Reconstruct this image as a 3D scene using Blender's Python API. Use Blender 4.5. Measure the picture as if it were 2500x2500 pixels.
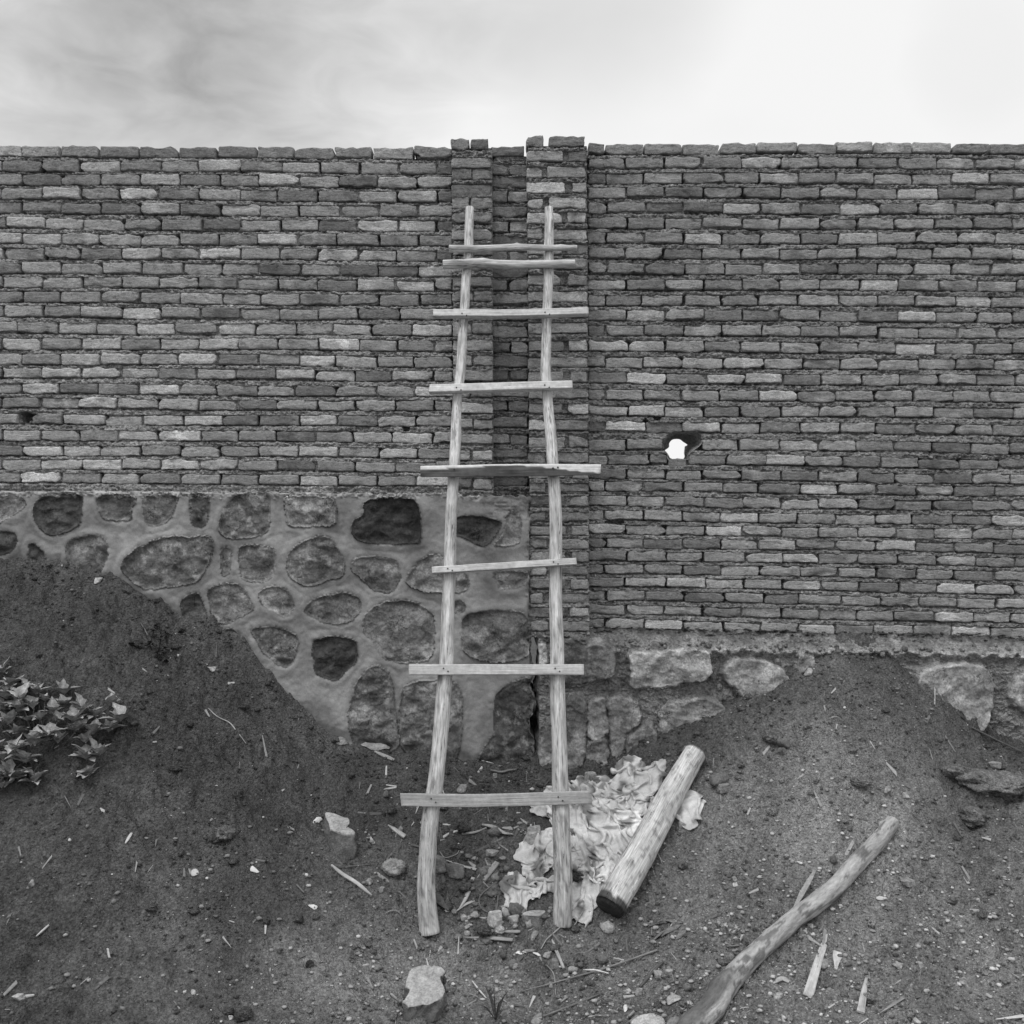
import bpy, math, random
import numpy as np
R = math.radians
for o in list(bpy.data.objects): bpy.data.objects.remove(o)
SC = bpy.context.scene
COL = SC.collection
# ------------------------------------------------------------------ camera, sky, sun, exposure
CH = 1.89                                   # eye height above the ladder's foot
F = 2500.0
cam = bpy.data.cameras.new('camera'); camo = bpy.data.objects.new('camera', cam); COL.objects.link(camo)
camo.location = (0, 0, CH); camo.rotation_euler = (R(90), 0, 0)
cam.sensor_width = 36; cam.lens = 36.0; cam.clip_start = 0.05; cam.clip_end = 2000
SC.camera = camo
SUN_EL, SUN_AZ = 58, -38                    # sun azimuth measured from straight behind the camera, negative = left
w = bpy.data.worlds.new('World'); SC.world = w; w.use_nodes = True
nt = w.node_tree; nt.nodes.clear()
def N(t, kind, **kw):
    n = t.nodes.new(kind)
    for k, v in kw.items(): setattr(n, k, v)
    return n
def mth(t, op, a, b=None, c=None, clamp=False):
    n = t.nodes.new('ShaderNodeMath'); n.operation = op; n.use_clamp = clamp
    for i, v in enumerate((a, b, c)):
        if v is None: continue
        if isinstance(v, (int, float)): n.inputs[i].default_value = v
        else: t.links.new(v, n.inputs[i])
    return n.outputs[0]
def sstep(t, v, lo, hi):
    n = t.nodes.new('ShaderNodeMapRange'); n.interpolation_type = 'SMOOTHSTEP'
    t.links.new(v, n.inputs['Value']); n.inputs['From Min'].default_value = lo; n.inputs['From Max'].default_value = hi
    return n.outputs['Result']
sky = N(nt, 'ShaderNodeTexSky', sky_type='NISHITA', sun_disc=False)
sky.sun_elevation = R(SUN_EL); sky.sun_rotation = R(180 + SUN_AZ)
bwn = N(nt, 'ShaderNodeRGBToBW'); nt.links.new(sky.outputs[0], bwn.inputs[0])
tc = N(nt, 'ShaderNodeTexCoord'); D = tc.outputs['Generated']
def wnoise(scale, detail, dist=0.0, off=(0, 0, 0), sc=(1, 1, 1)):
    mp = N(nt, 'ShaderNodeMapping'); mp.inputs['Location'].default_value = off; mp.inputs['Scale'].default_value = sc
    nt.links.new(D, mp.inputs['Vector'])
    n = N(nt, 'ShaderNodeTexNoise'); nt.links.new(mp.outputs[0], n.inputs['Vector'])
    n.inputs['Scale'].default_value = scale; n.inputs['Detail'].default_value = detail; n.inputs['Roughness'].default_value = 0.52
    n.inputs['Distortion'].default_value = dist
    return n.outputs[0]
def blob(px, py, lo, hi, wob=0.05):
    d = np.array([(px - 1250) / F, 1, (1250 - py) / F]); d = d / np.linalg.norm(d)
    dt = N(nt, 'ShaderNodeVectorMath', operation='DOT_PRODUCT'); nt.links.new(D, dt.inputs[0]); dt.inputs[1].default_value = d
    v = mth(nt, 'ADD', dt.outputs['Value'], mth(nt, 'MULTIPLY', mth(nt, 'SUBTRACT', wn1, 0.5), wob))
    return sstep(nt, v, lo, hi)
wn1 = wnoise(3.0, 4, 0.3, (1.3, 0.2, 4.1), (1, 1, 1.9))
wn2 = wnoise(7.5, 6, 0.2, (7.3, 3.2, 0.4), (1, 1, 1.4))
wn3 = wnoise(11, 8, 0.6, (2.3, 9.2, 1.4), (1, 1, 2.2))
val = mth(nt, 'ADD', 0.93, mth(nt, 'MULTIPLY', mth(nt, 'SUBTRACT', wn2, 0.5), 0.10))
for (bx, by, lo, hi, wob, amt) in [(330, -80, .950, 1.02, .045, .42), (620, 190, .975, 1.018, .022, .20), (1400, -90, .986, 1.004, .012, .22), (2390, 120, .9975, 1.0, .003, .05), (-200, 20, .950, 1.02, .03, .10)]:
    b = blob(bx, by, lo, hi, wob)
    val = mth(nt, 'SUBTRACT', val, mth(nt, 'MULTIPLY', b, mth(nt, 'MULTIPLY', amt, mth(nt, 'ADD', 0.50, mth(nt, 'MULTIPLY', wn2, 1.0)))))
val = mth(nt, 'SUBTRACT', val, mth(nt, 'MULTIPLY', mth(nt, 'MULTIPLY', mth(nt, 'SUBTRACT', wn3, 0.5), blob(350, 60, .93, 1.0)), 0.52))
val = mth(nt, 'MINIMUM', mth(nt, 'MAXIMUM', val, 0.25), 0.93)
sep = N(nt, 'ShaderNodeSeparateXYZ'); nt.links.new(D, sep.inputs[0])
zen = sstep(nt, sep.outputs['Z'], 0.45, 1.0)
val = mth(nt, 'MULTIPLY', val, mth(nt, 'ADD', 1.0, mth(nt, 'MULTIPLY', zen, 0.9)))
tot = mth(nt, 'ADD', mth(nt, 'MULTIPLY', val, 9.8), mth(nt, 'MULTIPLY', bwn.outputs[0], 0.03))
comb = N(nt, 'ShaderNodeCombineColor')
for i in range(3): nt.links.new(tot, comb.inputs[i])
bg = N(nt, 'ShaderNodeBackground'); bg.inputs['Strength'].default_value = 0.10
nt.links.new(comb.outputs[0], bg.inputs['Color'])
wo = N(nt, 'ShaderNodeOutputWorld'); nt.links.new(bg.outputs[0], wo.inputs['Surface'])
sun = bpy.data.lights.new('sun', 'SUN'); suno = bpy.data.objects.new('sun', sun); COL.objects.link(suno)
sun.energy = 1.25; sun.angle = R(28); sun.color = (1, 1, 1)
suno.location = (-3, -4, 8)
suno.rotation_euler = (R(90 - SUN_EL), 0, R(SUN_AZ))
SC.view_settings.view_transform = 'Standard'; SC.view_settings.look = 'None'
SC.view_settings.exposure = 0.0; SC.view_settings.gamma = 1.0

# ------------------------------------------------------------------ numpy noise
def _hash(ix, iy, iz):
    h = (ix.astype(np.int64) * 374761393 + iy.astype(np.int64) * 668265263 + iz.astype(np.int64) * 2147483647 * 3 + 12345) & 0xFFFFFFFF
    h = ((h ^ (h >> 13)) * 1274126177) & 0xFFFFFFFF
    h = ((h ^ (h >> 16)) * 2246822519) & 0xFFFFFFFF
    return ((h ^ (h >> 15)) & 0xFFFFFF) / float(0xFFFFFF) * 2 - 1
def noise2(x, y, s=0):
    x = np.asarray(x, float); y = np.asarray(y, float)
    ix = np.floor(x); iy = np.floor(y); fx = x - ix; fy = y - iy
    ux = fx ** 3 * (fx * (fx * 6 - 15) + 10); uy = fy ** 3 * (fy * (fy * 6 - 15) + 10)
    z = np.full(ix.shape, s)
    a = _hash(ix, iy, z); b = _hash(ix + 1, iy, z); c = _hash(ix, iy + 1, z); d = _hash(ix + 1, iy + 1, z)
    return (a * (1 - ux) + b * ux) * (1 - uy) + (c * (1 - ux) + d * ux) * uy
def fbm(x, y, octv=4, s=0, gain=0.5):
    t = 0; a = 1; n = 0; x = np.asarray(x, float); y = np.asarray(y, float)
    for i in range(octv):
        t = t + a * noise2(x, y, s * 17 + i); n += a; a *= gain
        x, y = (0.8 * x - 0.6 * y) * 2.03 + 11.3, (0.6 * x + 0.8 * y) * 2.03 - 4.7
    return t / n * 1.6
def ridged(x, y, octv=4, s=0):
    t = 0; a = 1; n = 0; x = np.asarray(x, float); y = np.asarray(y, float)
    for i in range(octv):
        t = t + a * (1 - np.abs(noise2(x, y, s * 13 + i)) * 2); n += a; a *= 0.5
        x, y = (0.8 * x - 0.6 * y) * 2.1 + 3.3, (0.6 * x + 0.8 * y) * 2.1 - 8.7
    return t / n
def n3(p, sc, s=0, octv=3):
    x, y, z = p[:, 0] * sc, p[:, 1] * sc, p[:, 2] * sc
    return (fbm(x + 31 * s, y + z * .53, octv, s) + fbm(y - 17 * s, z + x * .47, octv, s + 3) + fbm(z + 5 * s, x + y * .61, octv, s + 7)) / 1.9
def smooth(a, b, x):
    t = np.clip((x - a) / (b - a), 0, 1); return t * t * (3 - 2 * t)

# ------------------------------------------------------------------ materials: all greys, the value comes from each mesh's own "tone"
def gmat(name, layers=(), bumps=(), rough=0.92, spec=0.2, vec='OBJ', cracks=(), tone=None):
    """layers: (scale, detail, amount, stretch xyz, contrast) multiply the colour; bumps: (kind, scale, detail, distance, stretch)"""
    m = bpy.data.materials.new(name); m.use_nodes = True; t = m.node_tree; t.nodes.clear()
    out = N(t, 'ShaderNodeOutputMaterial'); bs = N(t, 'ShaderNodeBsdfPrincipled'); t.links.new(bs.outputs[0], out.inputs[0])
    bs.inputs['Roughness'].default_value = rough; bs.inputs['Specular IOR Level'].default_value = spec
    if vec == 'OBJ': V = N(t, 'ShaderNodeTexCoord').outputs['Object']
    else:
        a = N(t, 'ShaderNodeAttribute'); a.attribute_name = 'gr'; V = a.outputs['Vector']
    def noi(scale, det, st, kind='N', dist=0.0):
        mp = N(t, 'ShaderNodeMapping'); mp.inputs['Scale'].default_value = st; t.links.new(V, mp.inputs['Vector'])
        if kind == 'V':
            n = N(t, 'ShaderNodeTexVoronoi'); n.feature = 'F1'; o = n.outputs['Distance']
        elif kind == 'E':
            n = N(t, 'ShaderNodeTexVoronoi'); n.feature = 'DISTANCE_TO_EDGE'; o = n.outputs['Distance']
        else:
            n = N(t, 'ShaderNodeTexNoise'); n.inputs['Detail'].default_value = det; n.inputs['Roughness'].default_value = 0.62
            n.inputs['Distortion'].default_value = dist; o = n.outputs[0]
        n.inputs['Scale'].default_value = scale; t.links.new(mp.outputs[0], n.inputs['Vector'])
        return o
    if tone is None:
        a = N(t, 'ShaderNodeAttribute'); a.attribute_name = 'tone'; col = a.outputs['Fac']
    else: col = tone
    for (scale, det, amt, st, con) in layers:
        n = noi(scale, det, st); n = mth(t, 'MULTIPLY', mth(t, 'SUBTRACT', n, 0.5), 2 * amt * con)
        n = mth(t, 'MINIMUM', mth(t, 'MAXIMUM', n, -amt), amt)
        col = mth(t, 'MULTIPLY', col, mth(t, 'ADD', 1.0, n))
    for (scale, det, width, amt, st, msc) in cracks:      # thin dark lines where a noise crosses its middle value
        c_ = mth(t, 'ABSOLUTE', mth(t, 'SUBTRACT', noi(scale, det, st, 'N', .4), 0.5)); ln_ = sstep(t, c_, width, 0.0)
        mk_ = sstep(t, noi(scale * msc, 2, st), .50, .60)
        col = mth(t, 'MULTIPLY', col, mth(t, 'SUBTRACT', 1.0, mth(t, 'MULTIPLY', mth(t, 'MULTIPLY', ln_, mk_), amt)))
    cc = N(t, 'ShaderNodeCombineColor')
    for i in range(3): t.links.new(col, cc.inputs[i]) if not isinstance(col, float) else None
    t.links.new(cc.outputs[0], bs.inputs['Base Color'])
    nrm = None
    for (kind, scale, det, dist, st) in bumps:
        h = noi(scale, det, st, kind)
        if kind == 'E': h = sstep(t, h, 0.0, 0.12)
        b = N(t, 'ShaderNodeBump'); b.inputs['Strength'].default_value = 1.0; b.inputs['Distance'].default_value = dist
        t.links.new(h, b.inputs['Height'])
        if nrm: t.links.new(nrm, b.inputs['Normal'])
        nrm = b.outputs[0]
    if nrm: t.links.new(nrm, bs.inputs['Normal'])
    return m
O = (1, 1, 1)
M = {
 'soil': gmat('soil', [(4, 5, .12, O, 2.0), (30, 6, .32, O, 2.6), (95, 6, .42, O, 3.0)], [('N', 40, 7, .022, O), ('N', 130, 5, .010, O), ('V', 100, 0, .006, O)], .97, .1),
 'gravel': gmat('gravel', [(90, 4, .25, O, 2.0)], [('N', 220, 4, .002, O)], .9, .2),
 'brick': gmat('brick', [(9, 5, .22, O, 2.4), (60, 7, .26, (1, 1, 1.8), 2.6), (230, 4, .28, O, 2.6)], [('N', 34, 8, .009, (1, 1, 2.2)), ('N', 190, 5, .0028, O)], .95, .12, cracks=[(16, 5, .030, .55, (1, 1, 2.2), 1.3), (40, 3, .035, .35, (1, 1, 1.6), .5)]),
 'mortar': gmat('mortar', [(12, 5, .22, O, 2.0), (70, 7, .42, O, 3.0)], [('N', 80, 7, .011, O), ('V', 110, 0, .006, O)], .97, .1),
 'cement': gmat('cement', [(3.5, 6, .22, O, 2.4), (16, 7, .18, O, 2.2), (140, 5, .12, O, 2.4)], [('N', 20, 6, .004, O), ('N', 200, 4, .0016, O)], .9, .18),
 'stone': gmat('stone', [(5, 4, .42, O, 3.4), (15, 8, .34, O, 2.6), (100, 6, .34, O, 2.8)], [('N', 9, 9, .020, O), ('N', 70, 6, .007, O)], .88, .25, cracks=[(5, 6, .012, .75, O, 1.7), (15, 5, .024, .45, O, .8)]),
 'rock': gmat('rock', [(14, 6, .26, O, 2.6), (100, 6, .30, O, 2.8)], [('N', 34, 8, .012, O), ('N', 180, 4, .003, O)], .9, .2),
 'wood': gmat('wood', [(1, 5, .22, (30, 30, 5), 2.8), (1, 7, .30, (210, 210, 6.0), 3.0), (1, 6, .24, (60, 60, 16), 2.6)], [('N', 1, 7, .005, (190, 190, 4)), ('N', 1, 4, .004, (36, 36, 9))], .8, .2, 'GR', cracks=[(1, 3, .018, .85, (50, 50, 1.5), 1.6), (1, 3, .03, .7, (90, 90, 6), .5)]),
 'sawn': gmat('sawn', [(1, 5, .16, (6, 30, 30), 2.2), (1, 6, .20, (5, 200, 200), 2.6), (1, 5, .18, (40, 40, 40), 2.4)], [('N', 1, 6, .003, (4, 190, 190)), ('N', 1, 3, .002, (30, 40, 40))], .82, .2, 'GR', cracks=[(1, 3, .014, .6, (1.6, 60, 60), 1.6)]),
 'bark': gmat('bark', [(1, 6, .24, (20, 20, 5), 2.6), (1, 7, .26, (80, 80, 30), 2.6)], [('N', 1, 7, .007, (60, 60, 18)), ('N', 1, 4, .005, (24, 24, 10))], .85, .2, 'GR', cracks=[(1, 3, .016, .5, (50, 50, 3), 1.3)]),
 'cloth': gmat('cloth', [(7, 5, .26, O, 2.6), (40, 6, .16, O, 2.4), (400, 2, .10, O, 2.0)], [('N', 30, 5, .006, O), ('N', 420, 2, .0010, O)], .95, .1),
 'leaf': gmat('leaf', [(35, 4, .32, O, 2.6), (160, 4, .24, O, 2.2)], [('N', 70, 5, .007, O)], .85, .15),
 'white': gmat('white', [(60, 4, .12, O, 2.0)], [('N', 90, 4, .002, O)], .7, .3),
 'iron': gmat('iron', [(200, 4, .3, O, 2.0)], [], .7, .4),
}
# ------------------------------------------------------------------ objects
def mesh(name, V, Fc, mat, tone, base=(0, 0, 0), gr=None, flat=False, fmat=None):
    V = np.asarray(V, float) - np.asarray(base, float)
    me = bpy.data.meshes.new(name)
    if isinstance(Fc, np.ndarray):
        nf, k = Fc.shape
        me.vertices.add(len(V)); me.vertices.foreach_set('co', V.astype(np.float32).ravel())
        me.loops.add(nf * k); me.loops.foreach_set('vertex_index', Fc.astype(np.int32).ravel())
        me.polygons.add(nf); me.polygons.foreach_set('loop_start', np.arange(0, nf * k, k, dtype=np.int32))
        me.polygons.foreach_set('loop_total', np.full(nf, k, dtype=np.int32))
        me.update(calc_edges=True); me.validate()
    else:
        me.from_pydata(V.tolist(), [], [list(map(int, f)) for f in Fc]); me.update()
    at = me.attributes.new('tone', 'FLOAT', 'POINT')
    tv = np.full(len(V), tone, np.float32) if np.isscalar(tone) else np.asarray(tone, np.float32)
    at.data.foreach_set('value', tv)
    if gr is not None:
        ag = me.attributes.new('gr', 'FLOAT_VECTOR', 'POINT'); ag.data.foreach_set('vector', np.asarray(gr, np.float32).ravel())
    for mm in (mat if isinstance(mat, (list, tuple)) else [mat]): me.materials.append(M[mm])
    if fmat is not None: me.polygons.foreach_set('material_index', np.asarray(fmat, np.int32))
    me.polygons.foreach_set('use_smooth', np.full(len(me.polygons), not flat))
    me.update()
    o = bpy.data.objects.new(name, me); COL.objects.link(o)
    return o
def tag(o, label=None, cat=None, group=None, kind=None):
    if label: o['label'] = label
    if cat: o['category'] = cat
    if group: o['group'] = group
    if kind: o['kind'] = kind
    return o
def thing(name, label, cat, loc, group=None):
    o = bpy.data.objects.new(name, None); COL.objects.link(o); o.location = loc; o.empty_display_size = .1
    return tag(o, label, cat, group)
def solo(name, V, Fc, mat, tone, label, cat, group=None, gr=None, flat=False, base=None, kind=None):
    V = np.asarray(V, float)
    if base is None: base = (V[:, 0].mean(), V[:, 1].mean(), V[:, 2].min())
    o = mesh(name, V, Fc, mat, tone, base, gr, flat); o.location = base
    return tag(o, label, cat, group, kind)
def part(parent, name, V, Fc, mat, tone, gr=None, flat=False, label=None, fmat=None, grand=None):
    root = grand if grand is not None else parent
    b = root.location
    o = mesh(name, V, Fc, mat, tone, b, gr, flat, fmat); o.parent = parent      # sub-parts hang on a part that sits at the thing's own origin
    if label: o['label'] = label
    return o
def grid_faces(nr, nc, off=0, mask=None):
    i, j = np.meshgrid(np.arange(nr - 1), np.arange(nc - 1), indexing='ij')
    a = i * nc + j
    f = np.stack([a, a + 1, a + nc + 1, a + nc], -1)
    if mask is not None: f = f[mask]
    return f.reshape(-1, 4) + off
def P(px, py, Y):
    px = np.asarray(px, float); py = np.asarray(py, float); Y = np.asarray(Y, float) + 0 * px
    return np.stack([(px - 1250) / F * Y, Y, CH - (py - 1250) / F * Y], -1)

# ------------------------------------------------------------------ the ground: thin plate through measured points, then noise
YW, YP, YS = 5.56, 5.45, 5.42               # brick face, pilaster face, stone footing face
cps = [(p[0], p[1], YS) for p in [(-500, 1335), (0, 1352), (100, 1366), (200, 1383), (300, 1422), (420, 1490), (520, 1530), (590, 1560), (640, 1640), (700, 1705), (800, 1785), (960, 1822), (1150, 1850), (1300, 1862), (1400, 1850), (1500, 1832), (1640, 1782), (1750, 1722), (1850, 1675), (1930, 1640), (1990, 1608), (2120, 1598), (2200, 1632), (2300, 1690), (2400, 1775), (2500, 1835), (3000, 1900)]]
cps += [(0, 1600, 5.05), (300, 1600, 5.12), (500, 1700, 5.15), (0, 1800, 4.75), (300, 1850, 4.8), (600, 1900, 4.95), (0, 2100, 4.35), (400, 2150, 4.45), (0, 2500, 3.8), (400, 2500, 3.87),
        (750, 2500, 3.97), (750, 2150, 4.65), (700, 1950, 5.0), (900, 1950, 5.1), (1150, 1950, 5.15), (1150, 2100, 4.9), (1047, 2272, 4.64), (1371, 2254, 4.66), (1040, 2500, 4.05), (1400, 1950, 5.15),
        (1500, 2240, 4.68), (1690, 1850, 5.2), (1600, 2010, 4.98), (1850, 1750, 5.2), (2050, 1700, 5.2), (2000, 1900, 4.95), (2170, 2030, 4.83), (1950, 2260, 4.5), (1700, 2490, 4.05), (2500, 2000, 4.9),
        (2350, 1870, 5.15), (2500, 2250, 4.45), (2500, 2500, 3.95), (2100, 2500, 4.0), (1650, 2350, 4.38), (-500, 1800, 4.8), (-400, 2500, 3.9), (3000, 2150, 4.8), (3000, 2500, 4.0)]
CP = np.array([P(*c) for c in cps])
CP = np.vstack([CP, [(-3.5, 2.4, 0), (-1.5, 2.4, -.1), (0, 2.4, -.15), (1.5, 2.4, -.1), (3.5, 2.4, 0), (-3, 0.5, .1), (0, 0.5, .1), (3, .5, .1), (-6, 4, .3), (6, 4, .3), (-6, 6, 1.5), (6, 6, .4), (-4, -3, .1), (4, -3, .1)]])
def tps(d): return np.where(d > 1e-9, d * d * np.log(np.maximum(d, 1e-9)), 0)
n = len(CP); Kd = tps(np.hypot(CP[:, None, 0] - CP[None, :, 0], CP[:, None, 1] - CP[None, :, 1])) + np.eye(n) * 0.0008
Pm = np.c_[np.ones(n), CP[:, :2]]
W = np.linalg.solve(np.block([[Kd, Pm], [Pm.T, np.zeros((3, 3))]]), np.r_[CP[:, 2], 0, 0, 0])
def Hbase(x, y):
    x = np.asarray(x, float); y = np.asarray(y, float); s = x.shape; x = x.ravel(); y = y.ravel(); out = np.empty(len(x))
    for a in range(0, len(x), 50000):
        xx = x[a:a + 50000]; yy = np.minimum(y[a:a + 50000], 5.8)
        xx = np.clip(xx, -6, 6); yy = np.maximum(yy, -3)
        out[a:a + 50000] = tps(np.hypot(xx[:, None] - CP[None, :, 0], yy[:, None] - CP[None, :, 1])) @ W[:n] + W[n] + W[n + 1] * xx + W[n + 2] * yy
    x0 = x; far = smooth(6, 14, np.hypot(x0, y - 2))
    out = out * (1 - far) + 0.0 * far
    out = np.where(y > 5.75, out * (1 - smooth(5.75, 7.5, y)), out)
    return out.reshape(s)
def geo(a, b, k): return a * (b / a) ** (np.arange(1, k + 1) / k)
ST = 0.0072
xf = np.arange(-2.85, 2.85, ST); xm = np.arange(2.87, 4.6, .03); xo = geo(4.6, 600, 26)
GX = np.r_[-xo[::-1], -xm[::-1], xf, xm, xo]
yf = np.arange(3.15, 5.62, ST)
GY = np.r_[-geo(3, 600, 20)[::-1], np.arange(-2.8, 3.14, .06), yf, np.arange(5.65, 6.6, .06), 6.6 + geo(.2, 600, 26)]
XX, YY = np.meshgrid(GX, GY)
ZZ = Hbase(XX, YY)
near = smooth(7, 4.5, np.hypot(XX, YY - 4))
mid = fbm(XX * 2.3, YY * 2.3, 3, 1) * .022 + fbm(XX * 9, YY * 9, 3, 2) * .011
crumb = fbm(XX * 24, YY * 24, 4, 3) * .010
lump = np.maximum(0, fbm(XX * 14, YY * 14, 4, 4) - .08) * smooth(-.2, .25, fbm(XX * 1.6, YY * 1.6, 2, 5)) * .060
fine = fbm(XX * 62, YY * 62, 2, 6) * .0062
rough_w = 0.75 + 0.5 * smooth(-.3, .5, fbm(XX * 1.2 + 4, YY * 1.2, 2, 9))
ZZ = ZZ + near * (mid + (crumb + lump + fine) * rough_w)
# hollows: the dug pit at the right, small holes
def dent(px, py, Y, rx, ry, dep):
    c = P(px, py, Y); return -dep * np.exp(-((XX - c[0]) / rx) ** 2 - ((YY - c[1]) / ry) ** 2)
for d in [(2330, 1905, 5.05, .07, .10, .07), (2370, 1990, 4.9, .05, .10, .05), (2335, 2155, 4.62, .035, .035, .03), (2200, 1918, 5.0, .05, .03, .035), (2420, 1800, 5.33, .12, .06, .05), (1150, 1875, 5.35, .10, .05, .03), (430, 1870, 4.85, .05, .03, .02), (620, 1640, 5.25, .08, .06, .03)]:
    ZZ += dent(*d)
for d in [(2410, 1925, 4.98, .06, .05, -.05), (1890, 1790, 5.15, .06, .05, -.03), (560, 2030, 4.7, .06, .05, -.02), (2290, 1930, 5.0, .05, .04, -.03)]:
    ZZ += dent(*d)
i0, i1 = np.searchsorted(GX, -2.84), np.searchsorted(GX, 2.83); j0, j1 = np.searchsorted(GY, 3.16), np.searchsorted(GY, 5.6)
fX0, fY0 = GX[i0], GY[j0]; FZ = ZZ[j0:j1, i0:i1]
def H(x, y):
    x = np.asarray(x, float); y = np.asarray(y, float)
    u = np.clip((x - fX0) / ST, 0, FZ.shape[1] - 2.001); v = np.clip((y - fY0) / ST, 0, FZ.shape[0] - 2.001)
    i = u.astype(int); j = v.astype(int); a = u - i; b = v - j
    return (FZ[j, i] * (1 - a) + FZ[j, i + 1] * a) * (1 - b) + (FZ[j + 1, i] * (1 - a) + FZ[j + 1, i + 1] * a) * b
YM = np.arange(3.2, 5.5, .008)
def G(px, py, up=0.0):
    """the point of the ground seen at this place of the photograph"""
    x = (px - 1250) / F * YM; z = CH - (py - 1250) / F * YM
    d = z - H(x, YM) - up
    k = np.where(d < 0)[0]
    k = k[0] if len(k) else len(YM) - 1
    y = YM[k]
    if k > 0 and d[k] < 0: y = YM[k - 1] + (YM[k] - YM[k - 1]) * d[k - 1] / (d[k - 1] - d[k])
    return np.array([(px - 1250) / F * y, y, CH - (py - 1250) / F * y])
# colour of the soil: damp dark earth at the left and below the wall, dry trodden earth at the front and right
def wpx(x, y): return 1250 + x / np.maximum(y, .5) * F
PXg = wpx(XX, YY)
dry = smooth(-.4, 1.6, XX + 0.25 * fbm(XX * 2, YY * 2, 3, 21)) * .62
def patch(px, py, Y, rx, ry):
    c = P(px, py, Y); return np.exp(-((XX - c[0]) / rx) ** 2 - ((YY - c[1]) / ry) ** 2)
dry = dry + .95 * patch(1000, 2390, 4.35, .42, .30) + .35 * patch(1450, 2400, 4.3, .5, .4) + .25 * patch(2100, 2150, 4.7, .5, .4) + .2 * patch(650, 2450, 4.1, .6, .3)
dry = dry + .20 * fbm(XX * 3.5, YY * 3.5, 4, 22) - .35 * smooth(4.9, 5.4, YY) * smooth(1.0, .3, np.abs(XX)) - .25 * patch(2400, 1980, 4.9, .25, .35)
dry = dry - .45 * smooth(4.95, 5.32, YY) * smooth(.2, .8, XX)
dry = np.clip(dry, 0, 1)
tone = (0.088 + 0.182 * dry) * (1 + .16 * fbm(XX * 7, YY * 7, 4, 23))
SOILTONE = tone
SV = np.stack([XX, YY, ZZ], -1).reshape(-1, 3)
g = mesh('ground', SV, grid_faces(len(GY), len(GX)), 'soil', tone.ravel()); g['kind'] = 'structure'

# ------------------------------------------------------------------ brick wall
rng = np.random.default_rng(7)
LT = [355, 391, 424, 459, 495, 532, 568, 604, 641, 676, 712, 748, 787, 824, 862, 898, 937, 972, 1010, 1049, 1087, 1121, 1155]
RT = [352, 386, 423, 459, 496, 533, 569, 606, 643, 682, 720, 757, 795, 833, 872, 910, 950, 989, 1029, 1072, 1110, 1147, 1176, 1211, 1247, 1280, 1313, 1345, 1377, 1410, 1443, 1478, 1512]
def ltop(r, x): return LT[r] + 7.0 * x / 1000 + 1.5 * np.sin(x / 170 + r)
def rtop(r, x): return RT[r] + 22 * (r / 32) ** 1.5 * (x - 1450) / 1050 + 1.5 * np.sin(x / 190 + r * .7) - (2.0 if r == 0 else 0)
UQ = np.array([-1, -.975, -.93, -.82, -.62, -.4, -.2, 0, .2, .4, .62, .82, .93, .975, 1]); VQ = np.array([-1, -.9, -.72, -.35, 0, .35, .72, .9, 1])
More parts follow.
